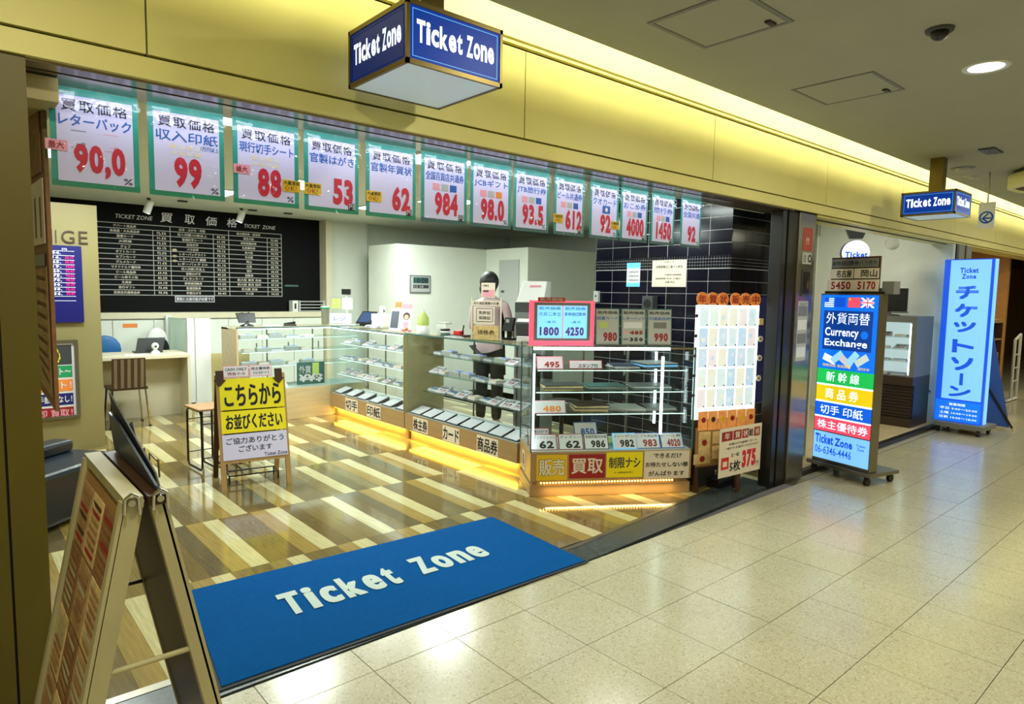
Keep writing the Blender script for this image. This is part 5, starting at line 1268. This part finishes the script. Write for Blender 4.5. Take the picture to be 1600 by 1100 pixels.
t = thing('phone_terminal', 'grey and white terminal beside the glowing price frame', 'terminal', (3.80, 4.18, ZT), R(-60)); MB().box(-.08, .08, -.06, .06, .0, .05, 'white_plastic').build('base', t, bevel=.005); MB().hexa([(-.09, -.05, .05), (.09, -.05, .05), (.09, .05, .05), (-.09, .05, .05), (-.10, -.05, .17), (.10, -.05, .17), (.10, .07, .15), (-.10, .07, .15)], 'grey_dark').build('head', t, bevel=.01); MB().hexa([(-.09, -.04, .172), (.09, -.04, .172), (.09, .06, .155), (-.09, .06, .155), (-.08, -.03, .20), (.08, -.03, .20), (.08, .05, .18), (-.08, .05, .18)], 'white_plastic').build('cover', t)
t = thing('white_printer', 'white printer hood raised behind the glowing price frame', 'printer', (4.60, 5.02, 0), R(-60)); MB().box(-.17, .17, 0, .30, 0, 1.30, 'grey').build('stand', t); MB().box(-.17, .17, .0, .3, 1.30, 1.40, 'grey_dark').build('body', t)
MB().hexa([(-.16, -.01, 1.40), (.14, -.01, 1.40), (.14, .25, 1.40), (-.16, .25, 1.40), (-.10, .04, 1.62), (.16, .04, 1.62), (.16, .2, 1.62), (-.10, .2, 1.62)], 'white_plastic').build('hood', t, bevel=.01); MB().box(-.02, .10, .02, .04, 1.56, 1.58, 'pink').build('label', t)
t = thing('wooden_tray', 'flat wooden cash tray on the nearer counter', 'tray', (3.80, 4.82, ZT), R(-85)); MB().box(-.10, .10, -.06, .06, 0, .012, 'wood_light').box(-.09, .09, -.05, .05, .012, .016, 'wood_dark').build('tray', t)
# wall clock
t = thing('wall_clock', 'grey digital wall clock reading 10:08 on the white partition', 'clock', (5.185, 7.985, 1.60))
MB().box(-.175, .175, -.0, .014, -.13, .125, 'grey').build('case', t, bevel=.005)
mb = MB(); mb.sheet(-.155, .155, -.11, .105, 'grey_light', y=-.002).sheet(-.12, .14, .01, .095, 'teal_dark', y=-.003, t=.001).txt('10:08', -.105, .125, .018, .088, 'ink', y=-.004, bold=.02, res=2).sheet(-.12, .14, -.06, -.01, 'grey_dark', y=-.003, t=.001).txt('12 28', -.10, .05, -.052, -.018, 'grey_light', y=-.004); mb.build('clock_face', t)

# ================================================================== STAFF PERSON
def skinned(name, pts, edges, root, m_, parent=None, sub=2):
    me = bpy.data.meshes.new(name); me.from_pydata([p[:3] for p in pts], edges, [])
    o_ = bpy.data.objects.new(name, me); C.objects.link(o_)
    sk = o_.modifiers.new('skin', 'SKIN'); sk.use_smooth_shade = True
    for i, p in enumerate(pts):
        v = me.skin_vertices[0].data[i]; v.radius = (p[3], p[4] if len(p) > 4 else p[3]); v.use_root = (i == root)
    sb = o_.modifiers.new('sub', 'SUBSURF'); sb.levels = sub; sb.render_levels = sub
    me.materials.append(M[m_])
    if parent: o_.parent = parent
    return o_
ps = thing('person', 'shop worker with dark hair in a pale shirt and black apron behind the counter', 'person', (4.50, 5.56, 0), R(110))
# local: front -y ; a standing figure
pts = [(0, 0, .93, .15, .10), (0, 0, 1.10, .13, .10), (0, 0, 1.28, .16, .10), (0, 0, 1.38, .14, .08), (0, 0, 1.46, .05), (0, -.01, 1.52, .045),
       (-.19, 0, 1.36, .055), (-.25, -.02, 1.12, .042), (-.20, -.22, 1.02, .034), (-.17, -.30, 1.02, .026),
       (.19, 0, 1.36, .055), (.25, -.02, 1.12, .042), (.20, -.22, 1.02, .034), (.17, -.30, 1.02, .026),
       (-.09, 0, .85, .085), (-.10, -.01, .48, .055), (-.10, .01, .08, .04), (-.10, -.12, .04, .035),
       (.09, 0, .85, .085), (.10, -.01, .48, .055), (.10, .01, .08, .04), (.10, -.12, .04, .035)]
ed = [(0, 1), (1, 2), (2, 3), (3, 4), (4, 5), (3, 6), (6, 7), (7, 8), (8, 9), (3, 10), (10, 11), (11, 12), (12, 13), (0, 14), (14, 15), (15, 16), (16, 17), (0, 18), (18, 19), (19, 20), (20, 21)]
skinned('body', pts, ed, 0, 'shirt', ps)
tp = [(0, 0, .95, .155, .11), (-.09, 0, .85, .10), (-.10, -.01, .48, .072), (-.10, .01, .10, .056), (.09, 0, .85, .10), (.10, -.01, .48, .072), (.10, .01, .10, .056)]
skinned('trousers', tp, [(0, 1), (1, 2), (2, 3), (0, 4), (4, 5), (5, 6)], 0, 'black_matt', ps)
hd = MB(); hd.ball((0, -.005, 1.585), .072, .088, .105, 'skin_tone', n=18, k=12); hd.ball((0, -.095, 1.578), .012, .016, .018, 'skin_tone', n=8, k=6)
for s_ in (-1, 1): hd.ball((s_ * .072, 0, 1.58), .010, .018, .026, 'skin_tone', n=8, k=6); hd.ball((s_ * .028, -.083, 1.598), .012, .008, .007, 'white_plastic', n=8, k=6); hd.ball((s_ * .028, -.089, 1.598), .006, .005, .006, 'black', n=8, k=6)
hd.ball((0, -.085, 1.535), .022, .008, .006, 'pink', n=8, k=6)
hd.build('head', ps)
hr = MB(); hr.ball((0, .022, 1.612), .105, .105, .115, 'hair', n=18, k=12); hr.ball((0, .055, 1.535), .095, .07, .10, 'hair', n=14, k=10); hr.build('hair', ps)
MB().hexa([(-.14, -.118, .60), (.14, -.118, .60), (.14, -.108, .60), (-.14, -.108, .60), (-.11, -.122, 1.30), (.11, -.122, 1.30), (.11, -.112, 1.30), (-.11, -.112, 1.30)], 'black').build('apron', ps)
def hand(sx_):
    p = [(sx_ * .17, -.30, 1.02, .024, .016), (sx_ * .165, -.36, 1.015, .034, .014)]
    e_ = [(0, 1)]
    for k, (dx, L_) in enumerate(((-.026, .060), (-.009, .070), (.009, .066), (.026, .052))):
        i0 = len(p); bx = sx_ * .165 + dx
        p += [(bx, -.385, 1.015, .009), (bx + dx * .2, -.385 - L_ * .55, 1.012, .008), (bx + dx * .3, -.385 - L_, 1.0, .007)]
        e_ += [(1, i0), (i0, i0 + 1), (i0 + 1, i0 + 2)]
    i0 = len(p); p += [(sx_ * .165 - sx_ * .035, -.345, 1.01, .010), (sx_ * .165 - sx_ * .055, -.375, 1.005, .009)]; e_ += [(0, i0), (i0, i0 + 1)]
    return skinned('hand', p, e_, 0, 'skin_tone', ps, 1)
hand(-1); hand(1)

# ================================================================== CURRENCY LIGHT BOX
# face from (5.70,2.54) to (5.56,2.03)
fdir = Vector((5.545 - 5.665, 2.03 - 2.545, 0)); wbx = fdir.length; ang = math.atan2(fdir.y, fdir.x)
bx_ = thing('currency_light_box', 'tall lit currency exchange sign box on casters beside the pillar', 'sign', (5.665, 2.545, 0), ang)
MB().box(-.03, wbx + .03, -.02, .36, .075, .105, 'steel').build('base_plate', bx_, bevel=.003)
for x, y in ((.02, .02), (wbx - .02, .02), (.02, .32), (wbx - .02, .32)):
    mb = MB(); mb.cyl((x - .012, y, .032), (x + .012, y, .032), .032, 'black', n=14).box(x - .018, x + .018, y - .012, y + .012, .05, .076, 'black'); mb.build('caster', bx_)
MB().box(0, wbx, .012, .11, .105, 1.535, 'steel').build('housing', bx_, bevel=.004)
def face(z0, z1, m_, lines, name, ins=.012):
    mb = MB(); mb.box(ins, wbx - ins, .004, .011, z0, z1, m_)
    for (s_, x0, x1, a, b2, tm, bo) in lines: mb.txt(s_, x0, x1, a, b2, tm, y=.003, bold=bo, res=3)
    mb.build(name, bx_)
w = wbx
face(.96, 1.525, 'box_blue', [], 'upper_panel')
mb = MB()
# flags
for k in range(5): mb.box(.045, .13, .0025, .004, 1.425 + k * .016, 1.433 + k * .016, 'box_white')
mb.box(.045, .085, .0015, .0025, 1.463, 1.503, 'box_deep')
mb.box(.14, .235, .0025, .004, 1.425, 1.505, 'box_deep')
mb.box(.26, .365, .0025, .004, 1.425, 1.505, 'box_red').disc(.275, 1.49, .010, 'box_yellow', y=.002, n=5)
mb.box(.375, .485, .0025, .004, 1.425, 1.505, 'box_deep').box(.375, .485, .0018, .0025, 1.455, 1.475, 'box_white').box(.42, .44, .0018, .0025, 1.425, 1.505, 'box_white').box(.375, .485, .0012, .0018, 1.460, 1.470, 'box_red').box(.425, .435, .0012, .0018, 1.425, 1.505, 'box_red')
mb.poly([(.375, 1.425), (.39, 1.425), (.485, 1.495), (.485, 1.505), (.47, 1.505), (.375, 1.435)], 'box_white', y=.0016).poly([(.375, 1.505), (.375, 1.495), (.47, 1.425), (.485, 1.425), (.485, 1.435), (.39, 1.505)], 'box_white', y=.0015)
mb.build('flag_row', bx_)
mb = MB(); mb.box(.045, w - .045, .0025, .004, 1.07, 1.395, 'box_navy')
mb.txt('外貨両替', .07, w - .07, 1.285, 1.380, 'box_white', y=.0018, bold=.01, res=3).txt('Currency', .065, .37, 1.165, 1.255, 'box_white', y=.0018, bold=.02, res=3).txt('Exchange', .065, w - .08, 1.085, 1.160, 'box_white', y=.0018, bold=.02, res=3).disc(.42, 1.205, .032, 'box_blue', y=.0018)
mb.build('title_plate', bx_)
mb = MB()
for k, (cx, cz, a_, m_) in enumerate(((.12, .99, -20, 'box_white'), (.19, 1.01, 40, 'box_pale'), (.27, .98, -35, 'postcard_5'), (.33, 1.01, 50, 'box_pale'), (.41, 1.00, 35, 'postcard_2'))):
    c_, s_ = math.cos(R(a_)), math.sin(R(a_)); p = [(cx + c_ * u - s_ * v, cz + s_ * u + c_ * v) for u, v in ((-.06, -.028), (.06, -.028), (.06, .028), (-.06, .028))]
    mb.poly(p, m_, y=.0035 - k * .0004)
mb.txt('価格保証 高価買取', .06, .32, .925, .95, 'box_yellow', y=.0012).txt('受付中', .38, .48, .92, .945, 'box_yellow', y=.0012)
mb.build('banknote_print', bx_)
for (z0, z1, m_, s_, x0, x1) in ((.78, .905, 'box_green', '新 幹 線', .10, .40), (.635, .765, 'box_yellow', '商 品 券', .10, .40), (.50, .62, 'box_blue2', '切手 印紙', .06, .45), (.375, .49, 'box_red', '株主優待券', .04, .50)):
    face(z0, z1, m_, [(s_, x0, x1, z0 + .022, z1 - .02, 'box_white', .02)], 'stripe_panel')
face(.905, .96, 'box_blue', [], 'upper_panel')
for z in (.765, .62, .49): MB().box(.012, w - .012, .0035, .011, z, z + .014, 'box_white').build('white_gap', bx_)
face(.135, .365, 'box_skyface', [('Ticket', .03, .20, .265, .345, 'box_deep', .04), ('Zone', .215, .375, .265, .335, 'box_deep', .04), ('06-6346-4446', .03, .37, .18, .245, 'box_deep', .01), ('Ticket', .41, .49, .30, .32, 'box_deep', .02), ('Zone', .42, .48, .27, .292, 'box_deep', .02)], 'lower_panel')
# fare cards on top of the box
fc = thing('fare_card_rack', 'brown rack of city fare cards reading 5450 and 5170', 'rack', (5.665, 2.545, 1.536), ang)
MB().box(.02, w - .02, .03, .12, 0, .02, 'dark_frame').build('base', fc)
MB().box(.04, w - .06, .07, .085, .0, .30, 'far_brown').build('back_board', fc)
mb = MB(); mb.box(.02, w - .05, .05, .056, .02, .115, 'paper_warm').txt('5450', .06, .24, .035, .10, 'ink_darkred', y=.049, bold=.03, res=2).txt('5170', .30, w - .075, .035, .10, 'ink_darkred', y=.049, bold=.03, res=2); mb.build('price_strip', fc)
mb = MB(); mb.box(.04, .25, .056, .062, .125, .205, 'paper_warm').txt('名古屋', .10, .24, .135, .195, 'ink', y=.055, bold=.05, res=2); mb.build('city_card', fc)
mb = MB(); mb.box(.26, w - .06, .056, .062, .125, .205, 'paper_warm').txt('岡山', .32, w - .07, .135, .195, 'ink', y=.055, bold=.05, res=2); mb.build('city_card', fc)
mb = MB(); mb.box(.05, w - .07, .058, .064, .215, .285, 'grey').txt('新幹線回数券バラ売り', .06, w - .08, .23, .27, 'ink', y=.057, bold=.02); mb.build('heading_strip', fc)
MB().box(w - .045, w + .05, .09, .17, .0, .10, 'grey').build('side_box', fc)

# ---- second tall sign
f2 = Vector((8.66 - 8.70, 2.11 - 2.50, 0)); L2 = .46; a2 = math.atan2(-.40, -.03)
s2 = thing('vertical_light_box', 'tall slim blue and white katakana sign box down the corridor', 'sign', (8.68, 2.50, 0), a2)
MB().box(.03, L2 + .06, -.10, .30, .07, .12, 'grey').build('base_plate', s2, bevel=.004)
for x, y in ((.06, -.05), (L2, -.05), (.06, .25), (L2, .25)): MB().cyl((x - .012, y, .035), (x + .012, y, .035), .035, 'black', n=12).build('caster', s2)
MB().box(-.01, L2, .0, .05, .12, 1.955, 'box_deep').build('front_housing', s2)
MB().box(-.01, L2, .075, .16, .12, 1.955, 'box_skyface').build('rear_housing', s2)
MB().box(.0, L2 - .01, .05, .075, .125, 1.95, 'navy').build('gap_core', s2)
mb = MB(); mb.box(.055, L2 - .015, -.008, 0, .38, 1.945, 'box_skyface'); mb.build('lit_face', s2)
mb = MB(); mb.txt('Ticket', .15, .33, 1.80, 1.86, 'box_deep', y=-.009, bold=.04, res=2).txt('Zone', .17, .31, 1.735, 1.79, 'box_deep', y=-.009, bold=.04, res=2)
for k, ch_ in enumerate('チケットソ'):
    z1 = 1.66 - k * .20; hh_ = .15 if ch_ not in 'ッ' else .12
    mb.txt(ch_, .125, .345, z1 - hh_, z1, 'box_deep', y=-.009, bold=.13, res=2)
mb.box(.225, .26, -.0095, -.009, .545, .68, 'box_deep').txt('ン', .125, .345, .41, .53, 'box_deep', y=-.009, bold=.13, res=2)
mb.build('lettering', s2)
mb = MB(); mb.box(0, L2 - .01, -.006, 0, .13, .36, 'box_blue')
for k, l_ in enumerate(('営業時間', '平日 9:00〜20:00', '土曜 10:00〜19:00', '日祝 10:00〜18:00')): mb.txt(l_, .14 if k == 0 else .05, .30 if k == 0 else .42, .305 - k * .05, .335 - k * .05, 'box_white', y=-.0075, bold=.02)
mb.build('hours_panel', s2)
# flag stand
fl = thing('banner_flag', 'blue triangular banner on a dark pole leaning beside the slim sign', 'banner', (9.25, 2.10, 0), R(-60))
MB().raw([(-.1, 0, .06), (.20, 0, .03), (-.12, .02, 1.35), (-.06, .02, 1.30)], [(0, 1, 3, 2)], 'flag_cloth').raw([(-.1, .004, .06), (.20, .004, .03), (-.12, .024, 1.35), (-.06, .024, 1.30)], [(2, 3, 1, 0)], 'flag_cloth').build('cloth', fl)
MB().tube([(-.20, -.012, .75), (.24, -.012, .0)], .012, 'dark_frame').build('pole', fl)
MB().cyl((.225, -.012, .03), (.245, -.012, 0), .016, 'wood_light').build('pole_foot', fl)

# ---- currency bay furniture
cc = thing('lit_showcase', 'grey showcase with white lit interior in the currency bay', 'display case', (8.30, 3.35, .035), R(-90))
Lc = .72
MB().box(0, Lc, .0, .55, .0, .10, 'grille').build('plinth', cc)
mb = MB(); mb.box(0, Lc, 0, .55, .48, .58, 'grille').box(0, Lc, 0, .55, 1.20, 1.27, 'grey').box(0, .04, 0, .55, .58, 1.20, 'grey').box(Lc - .05, Lc, 0, .55, .58, 1.20, 'grey').box(.04, Lc - .05, .52, .55, .58, 1.20, 'cab_light'); mb.build('cabinet_body', cc)
MB().box(0, Lc, .05, .55, .10, .48, 'black').build('grille_box', cc)
for k in range(10): MB().box(.01, Lc - .01, .035, .05, .115 + k * .036, .130 + k * .036, 'grille').build('slat', cc)
MB().box(.04, Lc - .05, .01, .014, .58, 1.20, 'glass').build('glass_front', cc)
MB().box(Lc - .075, Lc - .06, .03, .045, .60, 1.18, 'led_white').build('light_bar', cc)
for z in (.74, .88, 1.02): MB().box(.05, Lc - .08, .08, .50, z, z + .006, 'glass_shelf').build('glass_shelf', cc)
for s_, z in enumerate((.747, .887, 1.027, .582)):
    for k in range(3):
        o_ = put_packet(rnd.choice([0, 1, 2]), (8.45, 3.35 - .16 - k * .18, .035 + z), R(-90 + rnd.uniform(-10, 10)), '%s pale card packet from the left on the %s shelf of the lit showcase' % (ORD[k], ('second', 'third', 'top', 'bottom')[s_]), 'packets in the lit showcase, %s shelf' % ('second', 'third', 'top', 'bottom')[s_])
t = thing('monitor_screen', 'black monitor standing on the lit showcase', 'monitor', (8.45, 2.98, 1.306), R(-80)); MB().lathe([(.12, 0), (.11, .012), (.02, .02), (.02, .05)], 'grey_dark').build('stand', t); MB().box(-.18, .18, 0, .03, .05, .32, 'black').build('panel', t, bevel=.004); MB().box(-.19, .19, -.01, .04, .03, .05, 'grey').build('lower_bezel', t)
t = thing('round_shop_sign', 'round white lit sign with grey rim hanging in the currency bay', 'sign', (7.35, 2.95, 0), R(-55))
MB().cyl((0, .0, 1.98), (0, .05, 1.98), .13, 'box_white', n=30).build('lit_disc', t); MB().cyl((0, .05, 1.98), (0, .12, 1.98), .135, 'grey_dark', n=30).cyl((0, .12, 1.98), (0, .13, 1.98), .13, 'box_white', n=30).build('rim', t)
MB().txt('Ticket', -.11, .11, 1.93, 1.99, 'box_deep', y=-.002, bold=.04, res=2).build('lettering', t)
MB().hexa([(-.06, .03, 2.13), (.06, .03, 2.13), (.06, .09, 2.13), (-.06, .09, 2.13), (-.11, .03, 2.25), (.11, .03, 2.25), (.11, .09, 2.25), (-.11, .09, 2.25)], 'grey_dark').box(-.02, .02, .04, .08, 2.25, 2.52, 'grey_dark').build('hanger', t)
for x, y, z, ds in ((8.35, 2.95, 2.13, 'chrome spotlight with grey head on the bay rail near the white wall'),):
    t = thing('spotlight', ds, 'light', (x, y, z)); MB().cyl((0, 0, .39), (0, 0, .06), .008, 'dark_frame').build('stem', t); MB().cyl((-.10, -.02, -.0), (.06, .02, 0), .075, 'chrome', r1=.06, n=18).ball((.07, .02, 0), .05, .06, .06, 'grey').build('lamp_head', t)
t = thing('spotlight', 'small black cylinder lamp above the fare card rack', 'light', (6.5, 3.0, 2.52)); MB().cyl((0, 0, 0), (0, 0, -.30), .01, 'black').build('stem', t); MB().cyl((0, 0, -.28), (0, 0, -.42), .04, 'black').build('lamp_head', t)
t = thing('power_cable', 'black looping cable on the white wall beside the slim sign', 'cable', (8.89, 2.62, 0))
MB().tube([(-.01, .0, .40), (-.02, .03, .44), (-.02, .10, .42), (-.02, .14, .34), (-.02, .14, .22), (-.02, .10, .12), (-.02, .04, .05)], .006, 'black').build('cord', t)

# ---- far shop furniture
fb = thing('wooden_counter', 'brown wooden shelf counter in the furthest shop', 'counter', (10.9, 2.62, 0))
MB().box(0, .95, 0, .5, 1.18, 1.23, 'wood_far').build('counter_top', fb); MB().box(0, .04, 0, .5, 0, 1.18, 'wood_dark').build('side_panel', fb); MB().box(.45, .91, .02, .5, 0, .74, 'far_tan').build('cupboard', fb); MB().box(.04, .45, .02, .5, 0, .9, 'wood_far').build('cupboard', fb)
MB().box(.91, .95, 0, .5, 0, 1.18, 'wood_dark').build('side_panel', fb); MB().box(.04, .91, .3, .5, .76, 1.18, 'far_brown').build('dark_niche', fb); MB().box(.04, .91, 0, .5, .93, .95, 'wood_far').build('shelf', fb)
MB().box(.6, .72, .005, .02, .62, .66, 'black').build('handle', fb)
t = thing('soap_bottle', 'white pump bottle on the far wooden counter', 'bottle', (11.1, 2.75, 1.231)); MB().lathe([(0, 0), (.05, 0), (.05, .16), (.015, .19), (.015, .22), (0, .22)], 'white_plastic').build('body', t); MB().box(-.04, .02, -.01, .01, .22, .235, 'white_plastic').build('pump', t)
t = thing('menu_stand', 'pale framed card standing behind the white pump bottle', 'card', (11.2, 2.95, 1.231)); MB().box(-.10, .10, 0, .01, 0, .34, 'grey_light').box(-.02, .02, .0, .012, 0, .34, 'grey').build('card', t); MB().box(-.11, .11, -.03, .04, 0, .01, 'black').build('foot', t)
t = thing('menu_stand', 'black menu board behind the counter at the right edge', 'board', (11.75, 2.95, 1.231)); MB().box(-.16, .16, 0, .02, .1, .36, 'black').txt('MENU', -.1, .1, .24, .28, 'grey_light', y=-.001).build('board', t); MB().box(-.02, .02, 0, .02, 0, .1, 'black').build('post', t)
t = thing('paper_notice', 'white paper sheet standing between menu boards', 'notice', (11.48, 2.9, 1.231)); MB().box(-.05, .05, 0, .004, 0, .32, 'paper_warm').build('sheet', t)
t = thing('metal_trolley', 'pale metal frame at the right edge of the picture', 'trolley', (12.05, 2.50, 0))
MB().tube([(0, 0, .03), (0, 0, .92), (.3, 0, 1.0), (.3, 0, .03)], .02, 'grey_light').build('side_frame', t); MB().tube([(-.2, 0, .03), (.35, 0, .03)], .02, 'white_plastic').build('foot_bar', t)
for z in (.3, .5, .7): MB().tube([(0, 0, z), (.3, 0, z)], .012, 'grey_light').build('rung', t)
